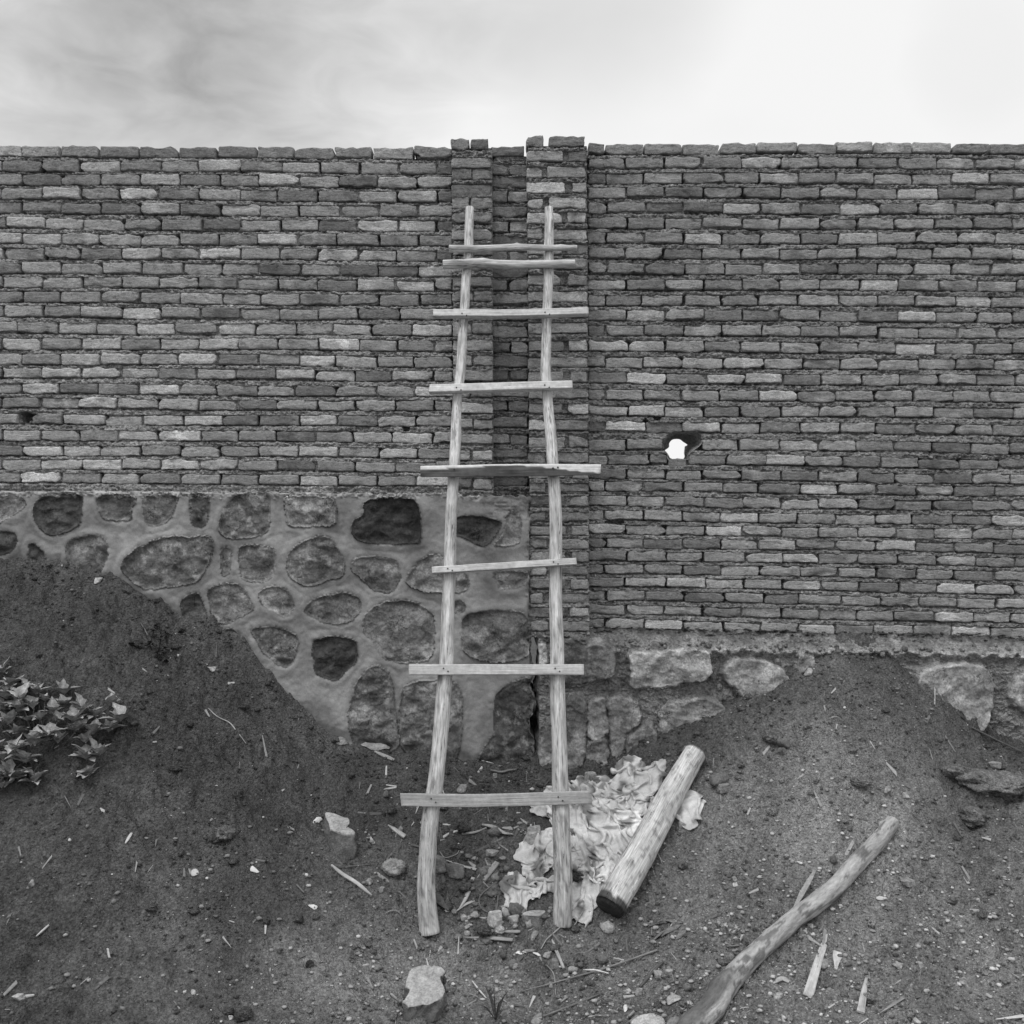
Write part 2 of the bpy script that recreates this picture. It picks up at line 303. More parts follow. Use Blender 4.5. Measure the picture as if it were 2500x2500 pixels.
def bricks_mesh(rects, Y, depth=.10, off=0.0, seed=0):
    """rects: x0,x1,y0,y1 at left, slope dy, tone ; in photo units on the plane Y"""
    r_ = np.random.default_rng(seed)
    U, Vv = np.meshgrid(UQ, VQ); nu, nv = len(UQ), len(VQ)
    ring = [(0, j) for j in range(nu)] + [(i, nu - 1) for i in range(1, nv)] + [(nv - 1, j) for j in range(nu - 2, -1, -1)] + [(i, 0) for i in range(nv - 2, 0, -1)]
    ridx = np.array([i * nu + j for i, j in ring]); nr = len(ridx)
    f0 = grid_faces(nv, nu)
    f1 = np.array([[ridx[k], ridx[(k + 1) % nr], nu * nv + (k + 1) % nr, nu * nv + k] for k in range(nr)])[:, ::-1]
    fb = np.vstack([f0, f1]); per = nu * nv + nr
    VV, FF, TT = [], [], []
    for k, (x0, x1, y0, y1, sl, tn) in enumerate(rects):
        cx, hx = (x0 + x1) / 2, (x1 - x0) / 2; cy, hy = (y0 + y1) / 2, (y1 - y0) / 2
        u, v = U.copy(), Vv.copy()
        rot = r_.normal(0, .006)
        wx = cx + u * hx; wy = cy + v * hy + sl * (u * hx) / 1000 + rot * u * hx
        # irregular outline
        e = r_.uniform(.6, 1.5); kx = r_.uniform(0, 900)
        wy = wy + v * np.abs(v) * fbm(wx / 17 + kx, v * .8 + kx, 3, 1) * 2.2 * e
        wx = wx + u * np.abs(u) ** 3 * fbm(wy / 9 + kx, u + kx, 2, 2) * 1.6 * e
        # worn corners
        for su in (-1, 1):
            for sv in (-1, 1):
                rc = r_.choice([.4, 1.0, 2.0, 5.5], p=[.45, .30, .15, .1]); cu = np.clip(1 - (1 - u * su) * hx / (rc * 2.2), 0, 1); cv = np.clip(1 - (1 - v * sv) * hy / (rc * 1.6), 0, 1)
                m = (cu * cv); wx = wx - su * m * rc; wy = wy - sv * m * rc * .7
        p = P(wx, wy, Y)
        bow = r_.normal(0, .0012); proud = r_.normal(0, .0035)
        tilt = r_.normal(0, .002)
        ed = (np.abs(u) ** 40) * .004 + (np.abs(v) ** 20) * .0032
        surf = fbm(wx / 21 + kx, wy / 9 + kx, 4, 3) * .0022 + np.minimum(0, fbm(wx / 12 + kx * 2, wy / 6, 3, 5) + .45) * -.010
        low = np.clip((v - .3) / .7, 0, 1) * np.maximum(0, fbm(wx / 15 + kx, kx + v * .3, 3, 6)) * .010
        p[..., 1] = Y + off + proud + tilt * u + bow * u * u + ed + surf + low
        p = p.reshape(-1, 3)
        back = p[ridx].copy(); back[:, 1] = Y + off + depth
        VV.append(p); VV.append(back); FF.append(fb + k * per)
        t = np.full(per, tn)
        if r_.random() < .16:      # burnt / pale patch with its own edge
            c = r_.uniform(-.7, .7); wd = r_.uniform(.2, .5); tt = tn * r_.choice([.72, 1.35]); mm = smooth(wd + .06, wd - .06, np.abs(U + .15 * fbm(Vv * 1.3 + kx, U * 2, 2, 8) - c)).ravel(); t[:nu * nv] = tn * (1 - mm) + tt * mm
        TT.append(t)
    return np.vstack(VV), np.vstack(FF), np.concatenate(TT)
def btone(r_, bright=1.0, pl=.16):
    k = r_.random()
    b = r_.normal(.280, .032) if k < .84 - pl else (r_.uniform(.34, .47) if k < .84 else r_.uniform(.165, .215))
    return b * bright
def course(xs, top, h, gaps, r_, lo=None, hi=None, bright=1.0, pl=.12):
    out = []
    for a, b in zip(xs[:-1], xs[1:]):
        gl = r_.uniform(1.2, 3.8); gr_ = r_.uniform(1.2, 3.8)
        x0, x1 = a + gl, b - gr_
        if lo is not None: x0 = max(x0, lo); 
        if hi is not None: x1 = min(x1, hi)
        if x1 - x0 < 12: continue
        cx = (x0 + x1) / 2
        if any(g0 < cx < g1 for g0, g1 in gaps): continue
        y0 = top(cx) + r_.normal(0, 1.2); hh = h + r_.normal(0, 1.0)
        sl = (top(cx + 50) - top(cx - 50)) * 10
        out.append((x0, x1, y0, y0 + hh, sl, btone(r_, bright * (1 + .22 * float(fbm(np.array([cx / 330.]), np.array([y0 / 260.]), 3, 130)[0])), pl)))
    return out
r_ = np.random.default_rng(11)
left_rects, right_rects, rec_rects = [], [], []
joints = []       # (x, ytop, ybot, depth) vertical joints for the mortar sheet
def run(x0, x1, pitch, ph):
    xs = [x0]; x = x0 + ph
    while x < x1 - 14:
        xs.append(x + r_.normal(0, 2.0)); x += pitch + r_.normal(0, 1.3)
    xs.append(x1); return xs
LG = {18: [(44, 78)], 19: [(975, 1000)]}
for r in range(23):
    xs = run(-520, 1106, 96.3, (575 - 96.3 * 6 + 48 + 45 if r % 2 == 0 else 45) % 96.3 + (26 if r % 2 == 0 else 22) * 0 + 0.0)
    top = lambda x, r=r: ltop(r, x)
    h = 24.6 if r < 15 else 22.6
    if r == 18: xs = [x for x in xs if not 40 < x < 82] + [44, 78]; xs.sort()
    left_rects += course(xs, top, h, LG.get(r, []), r_, pl=.26 if r < 17 else .1, bright=1.12)
    for x in xs: joints.append(('L', x, top(x), top(x) + h))
    xs = [1199, 1291] if r % 2 == 0 else [1199, 1243 + r_.normal(0, 4), 1291]
    if r > 0: rec_rects += course(xs, top, h, [], r_, bright=.9)
    else: rec_rects += [(1200, 1280, 358, 379, 0, .2)]
    for x in xs: joints.append(('C', x, top(x), top(x) + h))
for r in range(33):
    xs = run(1434, 3020, 94.6, 95 if r % 2 == 1 else 44)
    top = lambda x, r=r: rtop(r, x)
    h = 23.4 if r < 20 else 21.6
    gaps = []
    if r == 19: xs = [1434, 1529, 1622, 1712] + [1712 + 94.3 * k + r_.normal(0, 1.5) for k in range(1, 14)]; gaps = [(1622, 1712)]
    if r == 20: xs = [1434, 1484, 1586, 1630, 1678] + [1776 + 94.3 * k + r_.normal(0, 1.5) for k in range(0, 13)]; gaps = []
    cs = course(xs, top, h, gaps, r_, pl=.12, bright=1.06 if r < 20 else .97)
    if r == 20: cs = [c if not (1630 < (c[0] + c[1]) / 2 < 1678) else (c[0], c[1], 1121, 1143, 0, .2) for c in cs]
    if r == 24: cs = [c if not (1475 < c[0] < 1500) else c for c in cs]
    right_rects += cs
    for x in xs: joints.append(('R', x, top(x), top(x) + h))
LPT = [337, 387, 413, 449, 482, 519, 560, 598, 636, 676, 710, 750, 789, 830, 868, 906, 945, 985, 1023, 1062, 1100, 1136, 1168]
RPT = [332, 369, 407, 445, 484, 518, 559, 596, 632, 671, 710, 749, 788, 832, 872, 908, 948, 986, 1025, 1067, 1105, 1142, 1180, 1213, 1250, 1283, 1316, 1349, 1382, 1415, 1449, 1483, 1517]
lp_rects, rp_rects = [], []
for i, y in enumerate(LPT):
    a, b = 1102 + i * .25, 1197 + min(i, 8) * .6
    if i == 0: b = 1191
    xs = [a - 2, (a + b) / 2 + r_.normal(0, 3), b + 2] if i % 2 == 0 else [a - 2, b + 2]
    lp_rects += course(xs, lambda x, y=y: y, (31 if i == 3 else 23.5) + r_.normal(0, 1), [], r_, bright=1.12)
for i, y in enumerate(RPT):
    a, b = 1286 + i * .28, 1431 + i * .2
    if i == 0: b = 1427
    m = (b - 50 if i % 2 else a + 46) + r_.normal(0, 3)
    xs = [a - 2, m, b + 2]
    g0 = 4 if i % 3 else 7
    cs = course([a - 2, m - g0], lambda x, y=y: y, 24 if i < 22 else 22.5, [], r_, bright=1.18) + course([m + g0, b + 2], lambda x, y=y: y, 24 if i < 22 else 22.5, [], r_, bright=1.18)
    if i == 0: cs = [(1286, 1326, 332, 357, 0, .24), (1340, 1427, 333, 357, -15, .2)]
    rp_rects += cs

def msheet(pxa, pxb, pya, pyb, stx, sty, Y, back, courses, jt, seed, pits=(), hole=None, tone=.225, base=.009):
    """the mortar bed between the bricks: a displaced sheet closed towards the back"""
    xs = np.linspace(pxa, pxb, max(3, int((pxb - pxa) / stx))); ys = np.linspace(0, 1, max(3, int((pyb - pya) / sty)))
    X, T = np.meshgrid(xs, ys); Yp = pya + T * (pyb - pya)
    # bed profile: phase inside each course measured from the brick's bottom edge
    off = np.full(X.shape, base); inside = np.zeros(X.shape, bool)
    for (topf, h, nxt) in courses:
        b = topf(X) + h; t2 = nxt(X)
        ph = (Yp - b) / np.maximum(t2 - b, 3)
        m = (ph > -.05) & (ph < 1.1)
        prof = .024 * smooth(.42, -.02, ph) - .001
        off = np.where(m, base + prof - .006, off)
        m2 = (Yp > topf(X)) & (Yp < b); inside |= m2
    n1 = ridged(X / 13, Yp / 9, 4, seed); n2 = fbm(X / 42, Yp / 20, 3, seed + 1)
    lum = -.013 * n1 - .008 * n2 + .005 + .007 * fbm(X / 5, Yp / 4, 2, seed + 2)
    off = off + lum + .0055 * fbm(X / 130, Yp / 55, 3, seed + 12)
    off = np.where(inside, np.maximum(off, .017), off)
    for (x, y0, y1) in jt:
        k = rng.random()
        dp = .055 if k < .62 else .016
        m = (np.abs(X - x - 1.5 * np.sin(Yp * .45 + x)) < 6 + 2 * np.sin(Yp * .31 + x * 3)) & (Yp > y0 - 1) & (Yp < y1 + 2)
        off[m] = np.maximum(off[m], dp + .012 * rng.random())
    for (x, y, rx, ry, dp) in pits:
        q = ((X - x) / rx) ** 2 + ((Yp - y) / ry) ** 2 + .3 * fbm(X / 9, Yp / 9, 2, 3)
        off = np.maximum(off, dp * smooth(1.15, .75, q))
    p = P(X, Yp, Y); p[..., 1] = Y + off
    t = tone * (1 + .28 * fbm(X / 60, Yp / 40, 3, seed + 5)) * (1 + .15 * n1)
    keep = np.ones((len(ys) - 1, len(xs) - 1), bool)
    if hole is not None:
        cxm = (X[:-1, :-1] + X[1:, 1:]) / 2; cym = (Yp[:-1, :-1] + Yp[1:, 1:]) / 2
        keep = ~hole(cxm, cym)
    nr, nc = X.shape
    V = p.reshape(-1, 3); Fq = grid_faces(nr, nc, 0, keep); TT = t.ravel()
    ring = np.array([j for j in range(nc)] + [i * nc + nc - 1 for i in range(1, nr)] + [(nr - 1) * nc + j for j in range(nc - 2, -1, -1)] + [i * nc for i in range(nr - 2, 0, -1)])
    bk = V[ring].copy(); bk[:, 1] = Y + back; k = np.arange(len(ring)); k2 = (k + 1) % len(ring)
    Fs = np.stack([ring[k2], ring[k], len(V) + k, len(V) + k2], -1)
    return np.vstack([V, bk]), np.vstack([Fq, Fs]), np.r_[TT, TT[ring]]
def merge(*ms):
    VV, FF, TT, MI = [], [], [], []; o = 0
    for V, Fq, T, mi in ms:
        VV.append(V); FF.append(Fq + o); TT.append(np.full(len(V), T) if np.isscalar(T) else T); MI.append(np.full(len(Fq), mi)); o += len(V)
    return np.vstack(VV), np.vstack(FF), np.concatenate(TT), np.concatenate(MI)
def mkcourses(tops, hs, topfn, last):
    out = []
    for r in range(len(tops)):
        nx = (lambda x, r=r: topfn(r + 1, x)) if r + 1 < len(tops) else (lambda x: last + 0 * x)
        out.append((lambda x, r=r: topfn(r, x), hs(r), nx))
    return out
wall = thing('masonry_wall', 'high boundary wall of rough fired bricks on a stone footing, with two brick pilasters in the middle', 'wall', (0, YW, 0.4))
hl = lambda r: 24.6 if r < 15 else 22.6
hr = lambda r: 23.4 if r < 20 else 21.6
def jts(k): return [(x, a, b) for (s, x, a, b) in joints if s == k]
# left panel
V1, F1, T1 = bricks_mesh(left_rects, YW, .10, 0, 1)
V2, F2, T2 = msheet(-520, 1108, 379, 1206, 1.9, 1.6, YW, .24, mkcourses(LT, hl, ltop, 1192), jts('L'), 3, tone=.285, pits=[(58, 1018, 15, 13, .13), (990, 1044, 9, 10, .09), (330, 1165, 9, 9, .03)])
V, Fq, T, MI = merge((V1, F1, T1, 0), (V2, F2, T2, 1))
part(wall, 'brick_panel', V, Fq, ['brick', 'mortar'], T, fmat=MI, label='brick panel left of the pilasters, standing on pointed fieldstone')
# recess between the pilasters
V1, F1, T1 = bricks_mesh(rec_rects, YW - .01, .10, 0, 2)
V2, F2, T2 = msheet(1190, 1300, 379, 1212, 1.9, 1.6, YW - .01, .24, mkcourses(LT, hl, ltop, 1195), jts('C'), 4)
V, Fq, T, MI = merge((V1, F1, T1, 0), (V2, F2, T2, 1))
part(wall, 'brick_panel', V, Fq, ['brick', 'mortar'], T, fmat=MI, label='narrow recessed strip of bricks between the two pilasters')
# right panel with the see-through hole
hole_front = [(1622, 1090), (1623, 1072), (1630, 1062), (1645, 1056), (1672, 1054), (1700, 1055), (1713, 1066), (1711, 1082), (1702, 1092), (1690, 1101), (1681, 1112), (1679, 1122), (1655, 1124), (1633, 1122), (1630, 1108), (1624, 1100)]
hole_back = [(1622, 1101), (1633, 1092), (1634, 1082), (1641, 1074), (1650, 1072), (1660, 1073), (1668, 1079), (1678, 1086), (1672, 1090), (1671, 1096), (1670, 1106), (1671, 1115), (1666, 1122), (1650, 1123), (1637, 1122), (1630, 1108)]
def inpoly(px, py, poly):
    ins = np.zeros(np.shape(px), bool); j = len(poly) - 1
    for i in range(len(poly)):
        xi, yi = poly[i]; xj, yj = poly[j]
        c = ((yi > py) != (yj > py)) & (px < (xj - xi) * (py - yi) / (yj - yi + 1e-12) + xi)
        ins ^= c; j = i
    return ins
V1, F1, T1 = bricks_mesh(right_rects, YW, .10, 0, 3)
V2, F2, T2 = msheet(1428, 3020, 376, 1562, 1.9, 1.6, YW, .26, mkcourses(RT, hr, rtop, 1552), jts('R'), 5, pits=[(1500, 1275, 22, 5, .06), (1605, 1020, 10, 6, .06), (1577, 965, 5, 8, .08), (1576, 1035, 7, 14, .07)], hole=lambda x, y: inpoly(x, y, hole_front))
hf = np.array(hole_front, float); hb = np.array(hole_back, float)
def resamp(poly, k=4):
    n_ = len(poly); out = []
    for i in range(n_):
        p0, p1, p2, p3 = poly[i - 1], poly[i], poly[(i + 1) % n_], poly[(i + 2) % n_]
        for j in range(k):
            t = j / k; out.append(.5 * ((2 * p1) + (-p0 + p2) * t + (2 * p0 - 5 * p1 + 4 * p2 - p3) * t * t + (-p0 + 3 * p1 - 3 * p2 + p3) * t ** 3))
    return np.array(out)
hf, hb = resamp(hf), resamp(hb); nh = len(hf); L = 9; tun = []
for l in range(L):
    t = l / (L - 1); q0 = P(hf[:, 0] + (hf[:, 0] - 1665) * .06, hf[:, 1], YW); q1 = P(hb[:, 0], hb[:, 1], YW + .26)
    q = q0 * (1 - t) + q1 * t
    c = q.mean(0); am = math.sin(math.pi * t) * .010
    q[:, 0] += am * fbm(np.arange(nh) / 3.0, np.full(nh, l * .7), 3, 31); q[:, 2] += am * fbm(np.arange(nh) / 3.0 + 50, np.full(nh, l * .7), 3, 32)
    tun.append(q)
tun = np.array(tun).reshape(-1, 3)
tf = np.array([[l * nh + k, l * nh + (k + 1) % nh, (l + 1) * nh + (k + 1) % nh, (l + 1) * nh + k] for l in range(L - 1) for k in range(nh)])
# back of the wall around the hole: an annulus from the hole to the panel's rim
bo = tun[-nh:]; rc0 = P(1428, 376, YW); rc1 = P(3020, 1562, YW); cc = bo.mean(0); an = []
for q in bo:
    dx, dz = q[0] - cc[0], q[2] - cc[2]; s_ = 1e9
    for lim, dd, c0 in ((rc0[0], dx, cc[0]), (rc1[0], dx, cc[0]), (rc0[2], dz, cc[2]), (rc1[2], dz, cc[2])):
        if abs(dd) > 1e-9 and (lim - c0) / dd > 0: s_ = min(s_, (lim - c0) / dd)
    an.append((cc[0] + dx * s_, YW + .26, cc[2] + dz * s_))
bv = np.vstack([bo, np.array(an)]); bf = np.array([[k, (k + 1) % nh, nh + (k + 1) % nh, nh + k] for k in range(nh)])
V, Fq, T, MI = merge((V1, F1, T1, 0), (V2, F2, T2, 1), (tun, tf, .33, 1), (bv, bf, .15, 1))
part(wall, 'brick_panel', V, Fq, ['brick', 'mortar'], T, fmat=MI, label='brick panel right of the pilasters, pierced by a hole that shows the sky')
# pilasters
for (rects, tops, xa, xb, yb, drift, lab) in [(lp_rects, LPT, 1104, 1201, 1212, .004, 'narrow left pilaster of single bricks'), (rp_rects, RPT, 1289, 1433, 1556, .0055, 'wider right pilaster of one and a half bricks')]:
    V1, F1, T1 = bricks_mesh(rects, YP, .12, 0, 5)
    cs = []
    for i, y in enumerate(tops):
        ny = tops[i + 1] if i + 1 < len(tops) else yb
        cs.append((lambda x, y=y: y + 0 * x, 24, lambda x, ny=ny: ny + 0 * x))
    V2, F2, T2 = msheet(xa, xb, tops[0] + 22, yb, 1.9, 1.6, YP, .30, cs, [], 6, base=.006, tone=.23)
    zt = CH - (tops[0] - 1250) / F * YP
    V2[:, 0] += drift * (zt - V2[:, 2])
    V, Fq, T, MI = merge((V1, F1, T1, 0), (V2, F2, T2, 1))
    part(wall, 'pilaster', V, Fq, ['brick', 'mortar'], T, fmat=MI, label=lab)

# ------------------------------------------------------------------ stone footings
def C(x0, y0, s): return lambda *pts: [(x0 + s * a, y0 + s * b) for a, b in pts]
c5 = C(0, 1100, .3623); c6 = C(550, 1100, .4141); c7 = C(1250, 1450, .3882); c8 = C(1900, 1450, .3106)
LS = [  # outline, tone, recess
 (c5((255, 325), (400, 285), (545, 300), (555, 400), (540, 490), (460, 550), (340, 575), (270, 530), (230, 440)), .060),
 (c5((650, 320), (750, 290), (910, 315), (890, 400), (880, 470), (800, 475), (700, 460), (660, 390)), .10),
 (c5((970, 305), (1190, 300), (1180, 390), (1150, 460), (1060, 515), (985, 500), (965, 420)), .13),
 (c5((1290, 290), (1400, 300), (1405, 400), (1390, 490), (1340, 520), (1290, 500), (1278, 400)), .075),
 (c5((1560, 320), (1700, 285), (1815, 300), (1822, 420), (1810, 520), (1750, 575), (1580, 595), (1490, 560), (1480, 480), (1510, 400)), .105),
 (c5((-40, 320), (160, 320), (165, 380), (100, 430), (-40, 490)), .17),
 (c5((-60, 555), (100, 560), (105, 640), (60, 690), (-60, 700)), .055),
 (c5((190, 640), (240, 630), (300, 690), (290, 760), (200, 750)), .09),
 (c5((440, 650), (500, 590), (600, 570), (680, 580), (720, 620), (725, 700), (690, 800), (600, 860), (480, 830)), .135),
 (c5((830, 750), (900, 680), (1000, 620), (1130, 580), (1260, 580), (1400, 580), (1440, 620), (1430, 700), (1390, 800), (1320, 890), (1150, 920), (1030, 940), (930, 910), (835, 820)), .115),
 (c5((1490, 665), (1560, 665), (1560, 760), (1540, 830), (1490, 840)), .16),
 (c5((1615, 665), (1700, 640), (1810, 645), (1860, 690), (1860, 800), (1820, 870), (1700, 885), (1620, 840)), .15),
 (c5((1225, 1000), (1340, 960), (1365, 1020), (1395, 1110), (1380, 1150), (1280, 1170), (1230, 1110)), .13),
 (c5((1400, 940), (1500, 900), (1600, 895), (1650, 950), (1710, 1060), (1640, 1120), (1500, 1168), (1430, 1130), (1410, 1040)), .155),
 (c6((360, 275), (480, 265), (590, 275), (645, 300), (655, 360), (640, 440), (520, 450), (380, 450), (355, 380)), .175),
 (c6((820, 310), (880, 280), (1000, 275), (1110, 285), (1145, 350), (1155, 450), (1145, 540), (1000, 555), (850, 550), (770, 520), (745, 460), (760, 410), (815, 370)), .038),
 (c6((370, 610), (440, 550), (550, 505), (620, 520), (660, 570), (700, 660), (695, 740), (600, 770), (500, 805), (430, 780), (365, 720)), .125),
 (c6((205, 830), (280, 798), (340, 810), (400, 870), (405, 930), (360, 985), (290, 960), (215, 900)), .16),
 (c6((745, 690), (770, 640), (860, 625), (980, 640), (1030, 680), (1030, 760), (980, 835), (890, 830), (800, 760)), .14),
 (c6((1070, 790), (1100, 700), (1170, 630), (1240, 610), (1290, 630), (1400, 700), (1435, 780), (1390, 835), (1200, 835)), .165),
 (c6((470, 930), (520, 880), (640, 845), (720, 840), (790, 870), (800, 930), (770, 985), (690, 1025), (560, 1010), (480, 960)), .12),
 (c6((820, 990), (870, 930), (960, 890), (1060, 880), (1150, 910), (1220, 960), (1240, 1050), (1220, 1200), (1150, 1250), (950, 1240), (870, 1130), (820, 1070)), .19),
 (c6((150, 1060), (230, 1040), (340, 1050), (420, 1090), (430, 1150), (400, 1250), (340, 1280), (230, 1200), (190, 1140)), .125),
 (c6((520, 1130), (600, 1095), (700, 1100), (770, 1130), (775, 1230), (730, 1290), (650, 1360), (540, 1320), (515, 1230)), .040),
 (c6((1340, 400), (1450, 385), (1560, 400), (1625, 425), (1600, 490), (1555, 550), (1500, 560), (1420, 530), (1350, 490)), .050),
 (c6((1650, 390), (1700, 355), (1745, 410), (1730, 540), (1640, 560), (1580, 562), (1625, 500), (1648, 440)), .17),
 (c6((1400, 1000), (1450, 960), (1600, 945), (1750, 950), (1790, 1020), (1800, 1180), (1700, 1240), (1550, 1245), (1420, 1200), (1395, 1100)), .115),
 (c6((740, 1480), (800, 1330), (870, 1270), (940, 1280), (975, 1340), (1000, 1450), (1015, 1600), (1010, 1760), (800, 1760), (725, 1640)), .125),
 (c6((1040, 1420), (1100, 1370), (1250, 1350), (1370, 1380), (1400, 1500), (1390, 1680), (1350, 1830), (1200, 1850), (1050, 1760), (1030, 1600)), .135),
 (c6((1600, 1440), (1680, 1370), (1800, 1345), (1820, 1500), (1815, 1780), (1680, 1880), (1480, 1860), (1570, 1680), (1580, 1550)), .078),
 (c6((1590, 720), (1780, 715), (1770, 790), (1640, 820), (1600, 790)), .15),
 (c6((-10, 1065), (70, 1070), (75, 1200), (-10, 1250)), .06),
 (c6((1350, 895), (1400, 890), (1420, 930), (1380, 960), (1345, 950)), .14),
]
ro = random.Random(5)
for k in range(14):      # the footing goes on beyond the left edge of the photograph
    cx, cy = -70 - (k % 5) * 100 - ro.uniform(0, 20), 1250 + (k // 5) * 85 + ro.uniform(-10, 10); rr = ro.uniform(28, 40)
    LS.append(([(cx + rr * math.cos(a) * ro.uniform(.9, 1.3), cy + rr * .8 * math.sin(a) * ro.uniform(.85, 1.1)) for a in np.linspace(0, 2 * math.pi, 9)[:-1]], ro.uniform(.06, .16)))
RS = [
 (c7((320, 290), (480, 275), (600, 285), (650, 370), (640, 500), (560, 540), (340, 580), (310, 450)), .085),
 (c7((725, 400), (760, 350), (900, 350), (1200, 340), (1250, 430), (1230, 520), (1100, 560), (1000, 580), (800, 595), (740, 570), (750, 480)), .155),
 (c7((1330, 460), (1400, 400), (1600, 420), (1740, 520), (1640, 640), (1500, 700), (1400, 600), (1340, 540)), .13),
 (c7((335, 680), (400, 630), (450, 640), (475, 700), (465, 900), (455, 1080), (330, 1080)), .075),
 (c7((480, 680), (580, 640), (600, 760), (605, 870), (520, 920), (470, 890)), .15),
 (c7((590, 645), (740, 650), (800, 710), (800, 800), (720, 880), (700, 1010), (610, 1010), (608, 760)), .145),
 (c7((910, 740), (1000, 680), (1200, 640), (1320, 690), (1345, 760), (1200, 870), (1100, 930), (960, 930)), .14),
 (c7((740, 880), (850, 800), (910, 880), (900, 1000), (720, 1020)), .11),
 (c7((175, 920), (230, 800), (290, 700), (325, 760), (320, 1080), (170, 1080)), .12),
 (c7((470, 930), (590, 900), (590, 1080), (470, 1080)), .10),
 (c7((150, 330), (215, 320), (225, 440), (150, 440)), .24),
 (c8((1080, 640), (1200, 560), (1500, 540), (1650, 590), (1690, 700), (1680, 880), (1600, 1060), (1400, 1060), (1200, 900), (1080, 760)), .135),
 (c8((1800, 820), (1860, 660), (1990, 610), (2300, 640), (2300, 900), (1960, 930)), .15),
 (c8((160, 500), (270, 490), (290, 640), (150, 640)), .10),
]
for k in range(6):
    cx, cy = 2720 + k % 3 * 110, 1680 + k // 3 * 100; LS_ = [(cx + 42 * math.cos(a) * ro.uniform(.8, 1.2), cy + 34 * math.sin(a) * ro.uniform(.8, 1.2)) for a in np.linspace(0, 2 * math.pi, 8)[:-1]]
    RS.append((LS_, ro.uniform(.09, .18)))
def segdist(px, py, poly):
    d = np.full(px.shape, 1e9); n_ = len(poly)
    for i in range(n_):
        a = poly[i]; b = poly[(i + 1) % n_]; ab = b - a; L2 = max(ab @ ab, 1e-9)
        t = np.clip(((px - a[0]) * ab[0] + (py - a[1]) * ab[1]) / L2, 0, 1)
        d = np.minimum(d, np.hypot(px - a[0] - t * ab[0], py - a[1] - t * ab[1]))
    return d
def footing(xs, topf, bot, nrow, stones, Y, mode, seed, round_k=4):
    X = np.repeat(xs[None, :], nrow, 0); tt = np.linspace(0, 1, nrow)[:, None]
    tp = topf(X); Yp = tp + tt * (bot - tp)
    sd = np.full(X.shape, 60.0); idx = np.full(X.shape, -1); st = np.zeros(X.shape)
    wj = 2.2 if mode == 'L' else 3.5
    Xw = X + wj * fbm(X / 16, Yp / 16, 3, seed); Yw_ = Yp + wj * fbm(X / 16 + 40, Yp / 16, 3, seed + 1)
    for k, (pl, tn) in enumerate(stones):
        pl = np.array(pl, float)
        pl = resamp(pl, round_k) if mode == 'L' else resamp(pl, 2)
        x0, y0 = pl.min(0) - 45; x1, y1 = pl.max(0) + 45
        m = (X > x0) & (X < x1) & (Yp > y0) & (Yp < y1)
        if not m.any(): continue
        d = segdist(Xw[m], Yw_[m], pl); ins = inpoly(Xw[m], Yw_[m], [tuple(q) for q in pl]); d = np.where(ins, -d, d)
        cur = sd[m]; sel = d < cur; cur[sel] = d[sel]; sd[m] = cur
        ii = idx[m]; ii[sel & (d < 0)] = k; idx[m] = ii
        s2 = st[m]; s2[sel & (d < 0)] = tn; st[m] = s2
    return X, Yp, sd, idx, st
def facets(X, Yp, idx, stones, seed, amp):
    out = np.zeros(X.shape); q = np.random.default_rng(seed)
    for k, (pl, tn) in enumerate(stones):
        m = idx == k; c = np.mean(np.array(pl, float), 0); ps = q.normal(0, 1, (4, 2)) * amp; cs = q.uniform(-.004, .004, 4)
        if m.any():
            xw = X[m] + 6 * fbm(X[m] / 14, Yp[m] / 14, 3, seed); yw = Yp[m] + 6 * fbm(X[m] / 14, Yp[m] / 14, 3, seed + 1)
            out[m] = np.min([a * (xw - c[0]) + b * (yw - c[1]) + e for (a, b), e in zip(ps, cs)], axis=0)
    return np.clip(out, -.03, .03)
def emit_footing(X, Yp, off, tone, sd, Y, back, label, mats, slope=None):
    eL = smooth(1290, 1302, X) * (X < 1305) + smooth(1318, 1306, X) * (X > 1305)
    p = P(X + eL * (7 * fbm(Yp / 28, X * 0 + (0 if slope is None else 9), 3, 111) + (5 * smooth(1690, 1740, Yp) * smooth(1810, 1770, Yp)) * (-1 if slope is None else 1) + (-2 if slope is None else 2)), Yp, Y); p[..., 1] = Y + off + (0 if slope is None else slope)
    nr, nc = X.shape; fi = (sd[:-1, :-1] + sd[1:, 1:] + sd[1:, :-1] + sd[:-1, 1:]) / 4 < 0
    V = p.reshape(-1, 3)
    ring = np.array([j for j in range(nc)] + [i * nc + nc - 1 for i in range(1, nr)] + [(nr - 1) * nc + j for j in range(nc - 2, -1, -1)] + [i * nc for i in range(nr - 2, 0, -1)])
    bk = V[ring].copy(); bk[:, 1] = Y + back; k = np.arange(len(ring)); k2 = (k + 1) % len(ring)
    Fs = np.stack([ring[k2], ring[k], len(V) + k, len(V) + k2], -1)
    Fm = np.vstack([grid_faces(nr, nc, 0, ~fi), Fs])
    VV = np.vstack([V, bk]); TT = np.r_[tone.ravel(), tone.ravel()[ring]]
    def compact(Fx):
        u, inv = np.unique(Fx.ravel(), return_inverse=True); return VV[u], inv.reshape(Fx.shape), TT[u]
    a, b, c = compact(Fm); fo = part(wall, 'stone_footing', a, b, mats[0], c, label=label)
    a, b, c = compact(grid_faces(nr, nc, 0, fi)); part(fo, 'stonework', a, b, mats[1], c, grand=wall)
